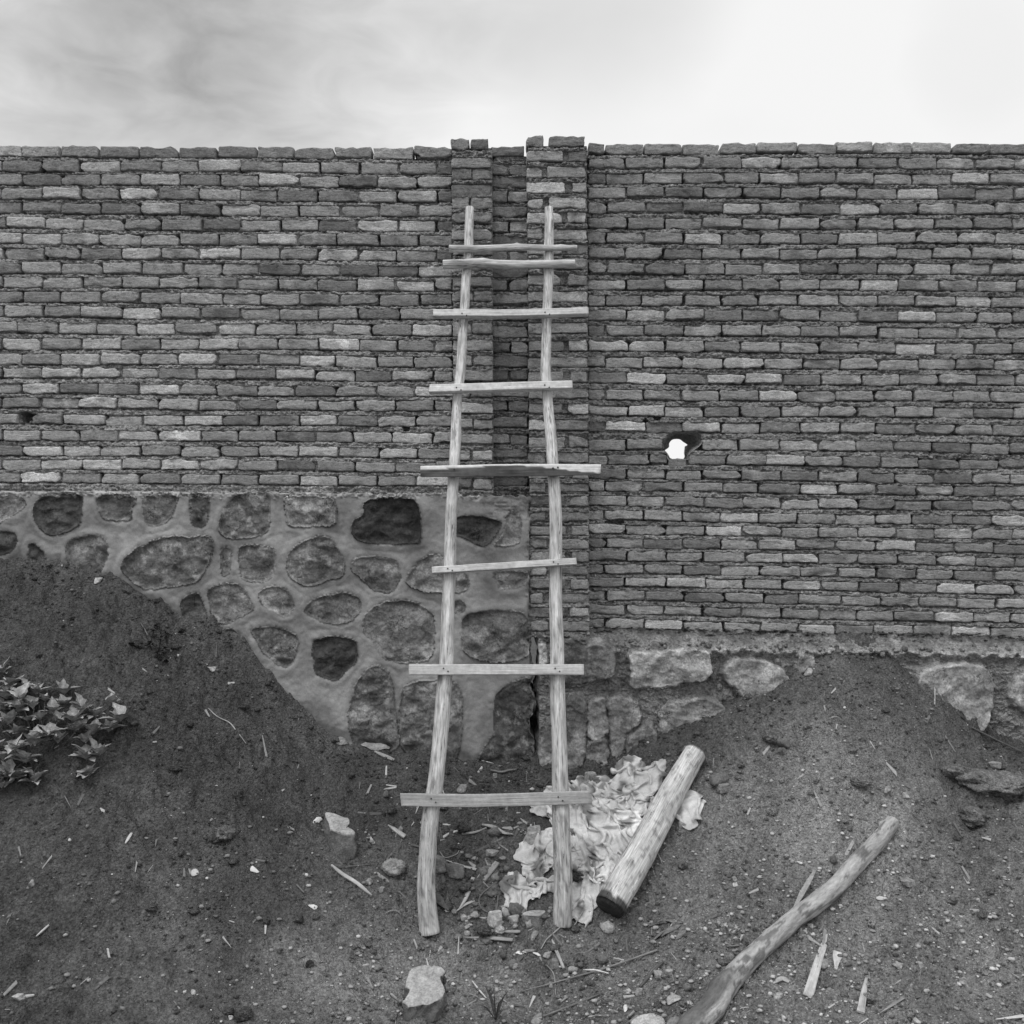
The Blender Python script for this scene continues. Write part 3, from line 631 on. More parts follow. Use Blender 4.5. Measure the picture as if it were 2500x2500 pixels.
# left: smooth pointing
xs = np.arange(-520, 1304, 2.3)
topL = lambda x: 1200 + 6 * x / 1200 + 3.5 * fbm(x / 14, x * 0, 3, 61) + np.where(x > 1120, 4.0, 0)
X, Yp, sd, idx, st = footing(xs, topL, 1905, 300, LS, YS, 'L', 71)
inside = sd < 0
dp = smooth(1.5, -6.5, sd)
fac = facets(X, Yp, idx, LS, 5, .00018)
seedk = idx * 1.7
stone_off = .013 * dp + fac - .012 * smooth(-6, -45, sd) + np.where(inside, (.014 * fbm(X / 48 + seedk, Yp / 40, 3, 72) + .010 * np.abs(fbm(X / 36 + seedk, Yp / 28, 3, 73)) - .003) * smooth(-1, -9, sd), 0)
mort = -.003 * np.exp(-((sd - 8) / 7.0) ** 2) + .004 * smooth(10, 30, sd) + .004 * fbm(X / 40, Yp / 40, 3, 74) + .0015 * fbm(X / 9, Yp / 9, 3, 75)
off = np.where(inside, stone_off, mort + .012 * smooth(1.5, -1, sd) * (sd < 1.5))
crumb = smooth(14, 6, Yp - topL(X) + 5 * fbm(X / 10, Yp / 10, 3, 76)) * (X < 1175)
rawm = smooth(1160, 1190, X + 12 * fbm(X / 14, Yp / 14, 3, 77)) * smooth(1262, 1238, Yp + 12 * fbm(X / 20, Yp / 20, 3, 78) - .15 * (X - 1200))
edge = smooth(1285, 1300, X + 6 * fbm(X / 10, Yp / 14, 3, 79)) * (1 - smooth(1560, 1600, Yp) * .3)
off = off + crumb * (-.006 + .014 * ridged(X / 7, Yp / 6, 3, 80)) + rawm * (.010 * ridged(X / 11, Yp / 9, 4, 81) + .008) + edge * (.03 + .02 * ridged(X / 9, Yp / 9, 3, 82))
tn = np.where(inside, st * 1.22 * (1 + .22 * fbm(X / 22 + seedk, Yp / 22, 3, 83)), .255 * (1 + .28 * fbm(X / 60, Yp / 60, 5, 84)))
pale = np.where(inside & (st > .07), smooth(.35, .6, fbm(X / 16 + 9, Yp / 16, 4, 85)) * .10, 0)
tn = tn + pale
tn = np.where(crumb > .5, .34 + .12 * fbm(X / 8, Yp / 8, 3, 86), tn); tn = np.where((rawm > .5) & ~inside, .20, tn); tn = np.where(edge > .5, .18, tn)
dirt = smooth(30, 0, np.abs(Yp - np.interp(X, [c[0] for c in cps[:27]], [c[1] for c in cps[:27]])) + 9 * fbm(X / 20, Yp / 20, 3, 87))
tn = tn * (1 - .45 * dirt)
emit_footing(X, Yp, off, tn, sd, YS, .35, 'fieldstone footing under the left panel with broad smooth cement pointing', ('cement', 'stone'))
# right: rough rubble with crumbly mortar and a sloping ledge
xs = np.arange(1306, 3020, 2.3)
topR = lambda x: 1536 + 22 * (x - 1450) / 1050 + 4 * fbm(x / 16, x * 0, 3, 62) + 12 * smooth(1450, 1420, x)
X, Yp, sd, idx, st = footing(xs, topR, 1960, 190, RS, YS, 'R', 91)
inside = sd < 0; seedk = idx * 2.3
dtop = Yp - topR(X)
ledge = smooth(40, 8, dtop + 5 * fbm(X / 15, Yp / 15, 2, 92))
slope = .13 * smooth(40, 2, dtop) * smooth(1425, 1445, X)
stone_off = -.018 * smooth(0, -4, sd) + .010 * fbm(X / 50 + seedk, Yp / 42, 3, 93) + .008 * np.abs(fbm(X / 34 + seedk, Yp / 26, 3, 94)) + facets(X, Yp, idx, RS, 6, .00042) - .006
mort = .022 * smooth(0, 5, sd) - .012 * ridged(X / 13, Yp / 10, 3, 95) + .008 * fbm(X / 30, Yp / 20, 3, 96)
off = np.where(inside, stone_off, mort * (1 - .2 * ledge)) - .006
off = off + smooth(1318, 1306, X) * .06 + ledge * (.034 * np.abs(fbm(X / 26, Yp / 11, 4, 120)) + .018 * ridged(X / 13, Yp / 8, 3, 121) - .016)
lip = np.exp(-((dtop - 42 - 5 * fbm(X / 20, X * 0, 2, 97)) / 8) ** 2) * smooth(1640, 1760, X); off = off - .030 * lip
tn = np.where(inside, st * 2.0 * (1 + .15 * fbm(X / 22 + seedk, Yp / 22, 3, 98)) + smooth(.3, .6, fbm(X / 18, Yp / 12, 4, 99)) * .07, .235 * (1 + .30 * fbm(X / 25, Yp / 18, 4, 100)))
tn = tn + .10 * lip - ledge * .05 + ledge * .16 * np.maximum(0, fbm(X / 30, Yp / 9, 4, 101))
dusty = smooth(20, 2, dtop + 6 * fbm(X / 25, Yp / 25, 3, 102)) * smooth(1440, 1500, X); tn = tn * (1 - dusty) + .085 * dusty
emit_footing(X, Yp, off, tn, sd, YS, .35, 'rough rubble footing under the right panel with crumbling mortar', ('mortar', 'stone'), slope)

# ------------------------------------------------------------------ swept and angular shapes
def nrmv(v): v = np.asarray(v, float); return v / (np.linalg.norm(v) + 1e-12)
def spline(pts, k=8):
    pts = np.asarray(pts, float); n_ = len(pts)
    if n_ < 3:
        t = np.linspace(0, 1, k + 1)[:, None]; return pts[0] * (1 - t) + pts[-1] * t
    ex = np.vstack([2 * pts[0] - pts[1], pts, 2 * pts[-1] - pts[-2]]); out = []
    for i in range(n_ - 1):
        p0, p1, p2, p3 = ex[i:i + 4]
        for j in range(k):
            t = j / k; out.append(.5 * ((2 * p1) + (-p0 + p2) * t + (2 * p0 - 5 * p1 + 4 * p2 - p3) * t * t + (-p0 + 3 * p1 - 3 * p2 + p3) * t ** 3))
    out.append(pts[-1]); return np.array(out)
def tube(path, rad, seg=20, amp=.0, seed=0, flat=1.0, upv=(0, 0, 1), knots=(), capk=4, tone=.5, endtone=None, bev=.0, grooves=0.0):
    path = np.asarray(path, float); n_ = len(path); rad = np.interp(np.linspace(0, 1, n_), np.linspace(0, 1, len(rad)), rad)
    tan = np.gradient(path, axis=0); tan /= np.linalg.norm(tan, axis=1)[:, None] + 1e-12
    s = np.r_[0, np.cumsum(np.linalg.norm(np.diff(path, axis=0), axis=1))]
    up = np.asarray(upv, float); a = np.linspace(0, 2 * math.pi, seg, endpoint=False)
    VV, GR, TT = [], [], []
    def ringv(i, rs, shift=0.0):
        t = tan[i]; b1 = nrmv(np.cross(t, up)); b2 = np.cross(b1, t)
        r = rad[i] * rs
        cx, cz = np.cos(a), np.sin(a)
        w_ = 1 + amp * (fbm(cx * 1.3 + seed, s[i] * 5 + cz * 1.3, 3, seed) + .5 * fbm(cx * 2.5 + seed, s[i] * 22 + cz * 2.5, 3, seed + 1))
        if grooves: w_ = w_ - grooves * np.maximum(0, ridged(cx * 3.1 + seed, cz * 3.1 + s[i] * 1.2, 2, seed + 4) - .45)
        for (ks, ka, kr, kh) in knots:
            dd = ((s[i] / s[-1] - ks) * s[-1] / kr) ** 2 + (np.angle(np.exp(1j * (a - ka))) * rad[i] / kr) ** 2
            w_ = w_ + kh / rad[i] * np.exp(-dd)
        v = path[i] + t * shift + (np.outer(cx * r * w_, b1) + np.outer(cz * r * w_ * flat, b2))
        g_ = np.stack([cx * rad[i], cz * rad[i], np.full(seg, s[i] + shift)], -1)
        return v, g_
    spec = [(0, .02, 0), (0, .5, 0), (0, .93, 0), (0, 1.0, bev)] + [(i, 1.0, 0) for i in range(1, n_ - 1)] + [(n_ - 1, 1.0, -bev), (n_ - 1, .93, 0), (n_ - 1, .5, 0), (n_ - 1, .02, 0)]
    for (i, rs, sh) in spec:
        v, g_ = ringv(i, rs, sh); VV.append(v); GR.append(g_)
        e = (rs < .99) and endtone is not None
        TT.append(np.full(seg, endtone if e else tone))
    m = len(spec); Fq = np.array([[l * seg + k, l * seg + (k + 1) % seg, (l + 1) * seg + (k + 1) % seg, (l + 1) * seg + k] for l in range(m - 1) for k in range(seg)])
    return np.vstack(VV), Fq, np.concatenate(TT), np.vstack(GR)
def board(path, h, t, nv, amp=.0015, seed=0, taper=(1, 1), nl=40, skew=(0, 0)):
    """sawn board swept along path; nv = outward normal; h height, t thickness"""
    path = spline(path, max(4, nl // max(1, len(path) - 1))); n_ = len(path); tan = np.gradient(path, axis=0); tan /= np.linalg.norm(tan, axis=1)[:, None]
    s = np.r_[0, np.cumsum(np.linalg.norm(np.diff(path, axis=0), axis=1))]
    prof = []
    for (c, d) in [(-1, -1), (0, -1), (1, -1), (1, 0), (1, 1), (0, 1), (-1, 1), (-1, 0)]: prof.append((c, d))
    prof = [(-1, -.86), (-.93, -1), (-.5, -1), (0, -1), (.5, -1), (.93, -1), (1, -.9), (1, 0), (1, .9), (.94, 1), (.75, 1), (.5, 1), (.25, 1), (0, 1), (-.25, 1), (-.5, 1), (-.75, 1), (-.94, 1), (-1, .9), (-1, 0)]
    VV, GR = [], []
    hh = np.interp(np.linspace(0, 1, n_), np.linspace(0, 1, len(taper)), taper)
    def ring(i, sc, sh=0):
        T = tan[i]; N0 = nrmv(nv - T * (nv @ T)); U0 = np.cross(N0, T); U0 = U0 if U0[2] > 0 else -U0
        vs = []; gs = []
        for (c, d) in prof:     # c along height, d along normal
            q = path[i] + T * (sh + skew[0] * c * (i == 0) + skew[1] * c * (i == n_ - 1)) + U0 * c * sc * h / 2 * hh[i] + N0 * d * sc * t / 2
            vs.append(q); gs.append((s[i], c * h / 2, d * t / 2 + seed))
        vs = np.array(vs); gs = np.array(gs)
        k = amp * fbm(gs[:, 0] * 14 + seed, gs[:, 1] * 30 + gs[:, 2] * 50, 3, seed)
        return vs + np.outer(k, N0) + np.outer(amp * .8 * fbm(gs[:, 0] * 9 + seed, gs[:, 1] * 5 + 3, 3, seed + 5), U0), gs
    spec = [(0, .02), (0, .8)] + [(i, 1.0) for i in range(n_)] + [(n_ - 1, .8), (n_ - 1, .02)]
    for (i, sc) in spec: v, g_ = ring(i, sc); VV.append(v); GR.append(g_)
    sg = len(prof); m = len(spec)
    Fq = np.array([[l * sg + k, l * sg + (k + 1) % sg, (l + 1) * sg + (k + 1) % sg, (l + 1) * sg + k] for l in range(m - 1) for k in range(sg)])
    return np.vstack(VV), Fq, np.vstack(GR)
def sphere_dirs(nu=22, nv=14):
    d = []; 
    for i in range(nv):
        th = math.pi * i / (nv - 1)
        for j in range(nu):
            ph = 2 * math.pi * j / nu; d.append((math.sin(th) * math.cos(ph), math.sin(th) * math.sin(ph), math.cos(th)))
    Fq = np.array([[i * nu + j, (i + 1) * nu + j, (i + 1) * nu + (j + 1) % nu, i * nu + (j + 1) % nu] for i in range(nv - 1) for j in range(nu)])
    return np.array(d), Fq
DIR, DF = sphere_dirs(40, 28)
def rock_shape(size, seed, nf=11, box=False, rough=.03, soft=14, rot=0.0, tilt=0.0):
    """angular stone: a ball cut by planes, then roughened"""
    q = np.random.default_rng(seed)
    if box: nrms = np.array([(1, .06, 0), (-1, .05, .04), (0, 1, .08), (.07, -1, 0), (0.05, 0, 1), (0, .05, -1), nrmv((1, -1, .9)), nrmv(q.normal(size=3))], float); hs = np.array([1, 1, 1, 1, 1, 1, 1.35, 1.3])
    else:
        nrms = q.normal(size=(nf, 3)); hs = q.uniform(.72, 1.0, nf); nrms = np.vstack([nrms, [(0, 0, 1), (0, 0, -1)]]); hs = np.r_[hs, .8, .8]
    nrms = nrms / np.linalg.norm(nrms, axis=1)[:, None]
    dt = DIR @ nrms.T; r = hs[None, :] / np.maximum(dt, 1e-3); r = np.where(dt > .02, r, 1e3)
    r = -np.log(np.exp(-soft * np.minimum(r, 3)).sum(1)) / soft
    v = DIR * r[:, None]
    v = v * (1 + rough * n3(v + seed, 2.5, seed % 9, 4))[:, None]
    v = v * np.asarray(size) / 2
    c, s = math.cos(tilt), math.sin(tilt); v = np.stack([v[:, 0], v[:, 1] * c - v[:, 2] * s, v[:, 1] * s + v[:, 2] * c], -1)
    c, s = math.cos(rot), math.sin(rot); return np.stack([v[:, 0] * c - v[:, 1] * s, v[:, 0] * s + v[:, 1] * c, v[:, 2]], -1)
def lumpy(size, seed, amp=.28):
    v = DIR * (1 + amp * n3(DIR + seed, 1.6, seed % 7, 5) + amp * .5 * ridged(DIR[:, 0] * 5 + seed, DIR[:, 2] * 5 + DIR[:, 1] * 3, 3, seed))[:, None]
    return v * np.asarray(size) / 2

# crumbs of mortar lodged on the ledge and between the rubble stones
q = np.random.default_rng(77); d_, f_ = sphere_dirs(10, 7); VV, FF, TT = [], [], []
for k in range(520):
    if k < 330: x = q.uniform(1440, 2990); yy = float(topR(np.array([x]))[0]) + q.uniform(14, 52); yo = .13 * float(smooth(40, 2, np.array(yy - topR(np.array([x]))[0]))) - .006
    else: x = q.uniform(1330, 1960); yy = q.uniform(1600, 1790); yo = .006
    if k >= 330:
        if any(inpoly(np.array([x]), np.array([yy]), pl)[0] for pl, t_ in RS): continue
    sz = q.uniform(.008, .034) if q.random() < .6 else q.uniform(.006, .016)
    c = P(x, yy, YS + yo)
    v = d_ * (1 + q.normal(0, .13, len(d_)))[:, None]; v[:10] = v[0]; v[-10:] = v[-1]
    VV.append(v * sz / 2 * q.uniform(.7, 1.3, 3) + c); FF.append(f_ + len(TT) * len(d_)); TT.append(np.full(len(d_), q.uniform(.14, .30)))
o = part(wall, 'mortar_crumbs', np.vstack(VV), np.vstack(FF), 'mortar', np.concatenate(TT), label='loose crumbs of mortar along the ledge and between the rubble stones'); o['kind'] = 'stuff'

# ------------------------------------------------------------------ the ladder
LK = .22
def LP(px, py, d=0.0):
    """point on the ladder's leaning plane, d metres in front of it"""
    k = (py - 1250) / F; y = (4.63 + LK * CH - d * math.sqrt(1 + LK * LK)) / (1 + LK * k)
    return P(px, py, y)
LN = nrmv((0, -1, LK))
ladder = thing('ladder', 'tall homemade ladder of two pale wooden poles with eight nailed rungs, leaning against the wall', 'ladder', (-.02, 4.63, 0.0))
railL = [(1147, 507, 21), (1145, 560, 22), (1144, 623, 23), (1138, 680, 23), (1134, 753, 23), (1130, 800, 22), (1128, 858, 24), (1124, 909, 25), (1117, 966, 23), (1114, 1020, 24), (1113, 1065, 26), (1109, 1129, 27), (1105, 1194, 27), (1101, 1272, 28), (1098, 1390, 31), (1094, 1473, 32), (1091, 1597, 34), (1084, 1680, 37), (1078, 1763, 38), (1067, 1880, 38), (1060, 1935, 41), (1052, 1985, 42), (1044, 2086, 43), (1040, 2153, 45), (1043, 2220, 47), (1050, 2281, 50)]
railR = [(1340, 507, 20), (1341, 559, 22), (1339.5, 623, 25), (1339, 688, 24), (1336, 753, 23), (1335, 800, 23), (1334, 858, 25), (1332.5, 909, 26), (1336, 961, 25), (1339.5, 1013, 26), (1345, 1065, 28), (1348, 1116, 29), (1352, 1168, 30), (1357, 1272, 31), (1356, 1450, 32), (1359.5, 1566, 34), (1361, 1683, 37), (1365, 1799, 38), (1367, 1916, 41), (1369, 1993, 43), (1374, 2120, 45), (1375, 2188, 46), (1372, 2262, 46)]
for q, rl, lab in ((0, railL, 'left pole, bowed outwards near its foot'), (1, railR, 'right pole with a slight kink below the third rung')):
    pts = [LP(x, y) for x, y, w_ in rl]; pts = spline(pts, 7)
    rad = [w_ / 2 / F * LP(x, y)[1] for x, y, w_ in rl]
    kn = [(.08, -1.2, .018, .006), (.20, -1.9, .016, .004), (.31, -1.0, .015, .004), (.45, -2.2, .02, .005), (.61, -1.4, .02, .004), (.78, -2.0, .02, .003)]
    kn = [(a + .03 * q, b + .5 * q, c, d) for a, b, c, d in kn]
    V, Fq, T, g_ = tube(pts, rad, 28, .035, 3 + q, knots=kn, tone=.56, endtone=.44, upv=(0, 1, 0.1), bev=.004, grooves=.10)
    s_ = g_[:, 2] / g_[:, 2].max(); an_ = np.arctan2(g_[:, 1], g_[:, 0])
    cr = ridged(an_ * 1.6 + q * 7, s_ * 2.5, 2, 140 + q)
    T = T * (1 + .10 * fbm(s_ * 9 + q * 5, an_ * 1.2, 3, 50)) * (1 - .5 * smooth(.90, .985, cr))
    spot = smooth(.48, .62, fbm(s_ * 60 + q * 9, an_ * 3.0, 3, 53)); T = T * (1 - .42 * spot)
    T = T * (1 - .22 * smooth(.70, .92, s_ + .05 * fbm(an_ * 2, s_ * 9, 2, 57)))  # pole darkened towards its foot: shade painted into the tone along with dirt
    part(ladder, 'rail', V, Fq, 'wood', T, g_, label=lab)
nailsrc = []
def rung_board(x0, y0, x1, y1, hpx, t, lab, seed, mid=None, tn=.55, taper=(1, 1), skew=(0, 0), rails=None, d=.03):
    pts = [(x0, y0)] + (mid or []) + [(x1, y1)]
    ym = (y0 + y1) / 2; wpx_ = np.interp(ym, [r[1] for r in railL], [r[2] for r in railL]); dd = wpx_ / 2 / F * LP(x0, ym)[1] * .85 + t / 2
    p = [LP(a, b, dd) for a, b in pts]; h = hpx / F * LP(x0, ym)[1]
    V, Fq, g_ = board(p, h, t, LN, .0007, seed, taper, skew=skew)
    T = tn * (1 + .10 * fbm(g_[:, 0] * 9 + seed, g_[:, 1] * 30, 3, seed))
    o = part(ladder, 'rung', V, Fq, 'sawn', T, g_, label=lab)
    for rl in (railL, railR):
        cx = np.interp(ym, [r[1] for r in rl], [r[0] for r in rl])
        for (ax, ay) in ((-5, -.14), (6, .16)):
            yy = y0 + (y1 - y0) * (cx - x0) / (x1 - x0) + ay * hpx + (0 if not mid else (mid[0][1] - (y0 + y1) / 2) * .6)
            c = LP(cx + ax, yy, dd + t / 2 + .0006); pth = [c - LN * .004, c + LN * .0025]
            v, f, tt, gg = tube(pth, [.0038, .0036], 10, 0, 1, upv=(1, 0, 0), tone=.035)
            part(o, 'nail', v, f, 'iron', tt, grand=ladder)
    return o
def rung_pole(pts, rpx, lab, seed, knots):
    y_ = pts[0][1]; wpx_ = np.interp(y_, [r[1] for r in railL], [r[2] for r in railL]); dd = (wpx_ / 2 + rpx[0] * .8) / F * 5.35
    p = spline([LP(a, b, dd) for a, b in pts], 10); rad = [r / F * 5.35 for r in rpx]
    V, Fq, T, g_ = tube(p, rad, 24, .06, seed, knots=knots, tone=.47, endtone=.42, bev=.003, grooves=.12)
    T = T * (1 + .12 * fbm(g_[:, 2] * 12, g_[:, 0] * 40, 3, seed))
    part(ladder, 'rung', V, Fq, 'wood', T, g_, label=lab)
rung_pole([(1096, 607), (1180, 607), (1262, 603.5), (1330, 605), (1409, 605)], [9, 9, 8.5, 8, 7, 7, 6.5], 'topmost rung, a thin round stick with a knot', 21, [(.53, 1.5, .012, .006), (.88, 1.4, .012, .003)])
rung_pole([(1081.5, 645.5), (1130, 644), (1170, 642), (1220, 645), (1290, 645.5), (1404, 643)], [11, 11, 11, 10.5, 10.5, 10, 9.5], 'second rung from the top, a thicker crooked round stick', 22, [(.3, 1.2, .02, .004), (.58, -1.2, .02, .005)])
rung_board(1058, 767, 1436, 762, 17, .044, 'third rung from the top, a long straight sawn batten', 31, mid=[(1240, 767)])
rung_board(1049, 951, 1397, 941, 19, .044, 'fourth rung from the top, a pale sawn batten with a split end', 32, skew=(.002, 0), tn=.62)
rung_board(1055, 1393, 1407, 1371, 16, .040, 'sixth rung from the top, a thin batten rising to the right', 34, tn=.56)
rung_board(999, 1635, 1425, 1635, 25, .036, 'seventh rung from the top, a wide sawn board', 35, tn=.50)
rung_board(979, 1952, 1444, 1946, 30, .022, 'lowest rung, the widest board, grey and saw-marked', 36, mid=[(1190, 1954)], skew=(-.004, 0), tn=.34)
# fifth rung: a split half-round piece, pale sawn edge above a dark weathered face
p5 = [LP(1027, 1151, .05), LP(1240, 1148.5, .05), LP(1466, 1146, .05)]
V, Fq, g_ = board(p5, .056, .036, nrmv((0, -1, -.12)), .0012, 44, (.94, 1.0, 1.08, 1.04, .92), nl=48, skew=(0, .003))
wed = np.interp(V[:, 0], [LP(1027, 1149)[0], LP(1110, 1149)[0], LP(1240, 1149)[0], LP(1300, 1149)[0], LP(1466, 1149)[0]], [.30, .62, .95, .75, -.6])
cn = g_[:, 1] / .028
T = np.where(cn > wed - .05, .62, .115 * (1 + .35 * fbm(g_[:, 0] * 14, g_[:, 1] * 60, 3, 45)))
V[:, 1] += np.maximum(0, cn - wed + .1) * .010
o5 = part(ladder, 'rung', V, Fq, 'sawn', T, g_, label='fifth rung from the top, a split piece with a dark weathered face and a pale upper edge')
for cx, yy in ((1109, 1146), (1350, 1143), (1362, 1141)):
    c = LP(cx, yy, .071); v, f, tt, gg = tube([c - LN * .006, c + LN * .004], [.0045, .004], 10, 0, 1, upv=(1, 0, 0), tone=.03); part(o5, 'nail', v, f, 'iron', tt, grand=ladder)

# ------------------------------------------------------------------ logs on the ground
C7, C9, C10, C11, C12, C14, C15 = (lambda a, b: (1250 + .3882 * a, 1450 + .3882 * b)), (lambda a, b: (700 + .3365 * a, 1850 + .3365 * b)), (lambda a, b: (1050 + .3106 * a, 1850 + .3106 * b)), (lambda a, b: (1800 + .3623 * a, 1950 + .3623 * b)), (lambda a, b: (1250 + .3106 * a, 2050 + .3106 * b)), (lambda a, b: (.3313 * a, 1600 + .3313 * b)), (lambda a, b: (.3623 * a, 2000 + .3623 * b))
a = G(1492, 2253) ; b = G(1712, 1858)
a = a + (-.012, 0, .062); b = b + (-.025, 0, .05)
# keep the beam straight and on top of the soil below it
tt_ = np.linspace(0, 1, 12)[:, None]; ln = a * (1 - tt_) + b * tt_; lift = max(0, (H(ln[:, 0], ln[:, 1]) + .040 - ln[:, 2]).max()); print('log lift', lift, a, b)
ln[:, 2] += min(lift, .06)
mid_ = spline(ln[[0, 4, 8, 11]] + np.array([(0, 0, 0), (.004, 0, 0), (-.003, 0, .003), (0, 0, 0)]), 24)
V, Fq, T, g_ = tube(mid_, [.071, .072, .068, .064, .060, .055], 40, .022, 12, knots=[(.30, 1.3, .02, .004), (.62, .9, .02, .004), (.17, 1.5, .012, .005)], tone=.52, endtone=.045, bev=.016, grooves=.07)
s_ = g_[:, 2]; an_ = np.arctan2(g_[:, 1], g_[:, 0])
T = np.where((s_ < .045 + .012 * fbm(an_ * 2, an_ * 0, 2, 3)) & (T > .1), .085, T)
T = T * np.where(T > .2, 1 - .25 * smooth(.2, .9, -np.sin(an_)), 1)  # shaded underside of the log painted into its tone
T = T * (1 - .55 * smooth(.90, .98, ridged(an_ * 1.3 + 3, s_ * 1.5, 2, 141)) * (T > .2)) * (1 - .4 * smooth(.45, .6, fbm(s_ * 50, an_ * 3, 3, 55)) * (T > .2))
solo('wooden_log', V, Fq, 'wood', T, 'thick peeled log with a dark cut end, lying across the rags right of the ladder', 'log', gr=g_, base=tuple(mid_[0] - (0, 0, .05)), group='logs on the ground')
pp = [(2183, 2005), (2137, 2059), (2090, 2113), (2025, 2182), (1952, 2240), (1872, 2298), (1826, 2345), (1784, 2401), (1738, 2461), (1694, 2503), (1640, 2560)]
wd = [34, 40, 42, 44, 45, 46, 50, 56, 60, 58, 54]
pts = []
for (x, y), w_ in zip(pp, wd):
    p = G(x, y + w_ * .42); r_2 = w_ / 2 / F * p[1]; pts.append(p + (-.006, 0.0, r_2 * .80))
pts = np.array(pts); pts[1:-1] = .5 * pts[1:-1] + .25 * (pts[:-2] + pts[2:])
pts[1:-1, 0] += np.array([.006, -.005, .008, -.006, .007, .0, -.010, .008, 0])[:len(pts) - 2]
path = spline(pts, 14)
V, Fq, T, g_ = tube(path, [w_ / 2 / F * p[1] for w_, p in zip(wd, pts)], 36, .075, 15, knots=[(.03, .6, .014, .014), (.33, 1.4, .02, .008), (.5, .8, .02, .006), (.72, .4, .05, .012), (.88, 1.2, .04, .010)], tone=.33, endtone=.42, bev=.006)
s_ = g_[:, 2] / g_[:, 2].max(); an_ = np.arctan2(g_[:, 1], g_[:, 0])
T = T * (1 + .16 * fbm(s_ * 14, an_ * 1.5, 4, 61)); T = T * (1 - .55 * smooth(.32, .45, fbm(s_ * 26 + 3, an_ * 1.6 + 9, 3, 62)))
barkm = smooth(.05, -.02, np.abs(s_ - .83) - .125 + .03 * fbm(an_ * 2, s_ * 30, 3, 63)) * smooth(1.9, 1.5, np.abs(an_ - .55 + .5 * (s_ - .8))); T = T * (1 - barkm) + .125 * barkm
V = V + 0
solo('wooden_log', V, Fq, 'bark', T, 'long thin curved log with mottled bark running out of the bottom edge', 'log', gr=g_, base=tuple(path[0] - (0, 0, .03)), group='logs on the ground')
for (q0, q1, wdt, tn) in [((505, 610), (600, 480), 30, .42)]:
    x0, y0 = C11(*q0); x1, y1 = C11(*q1)
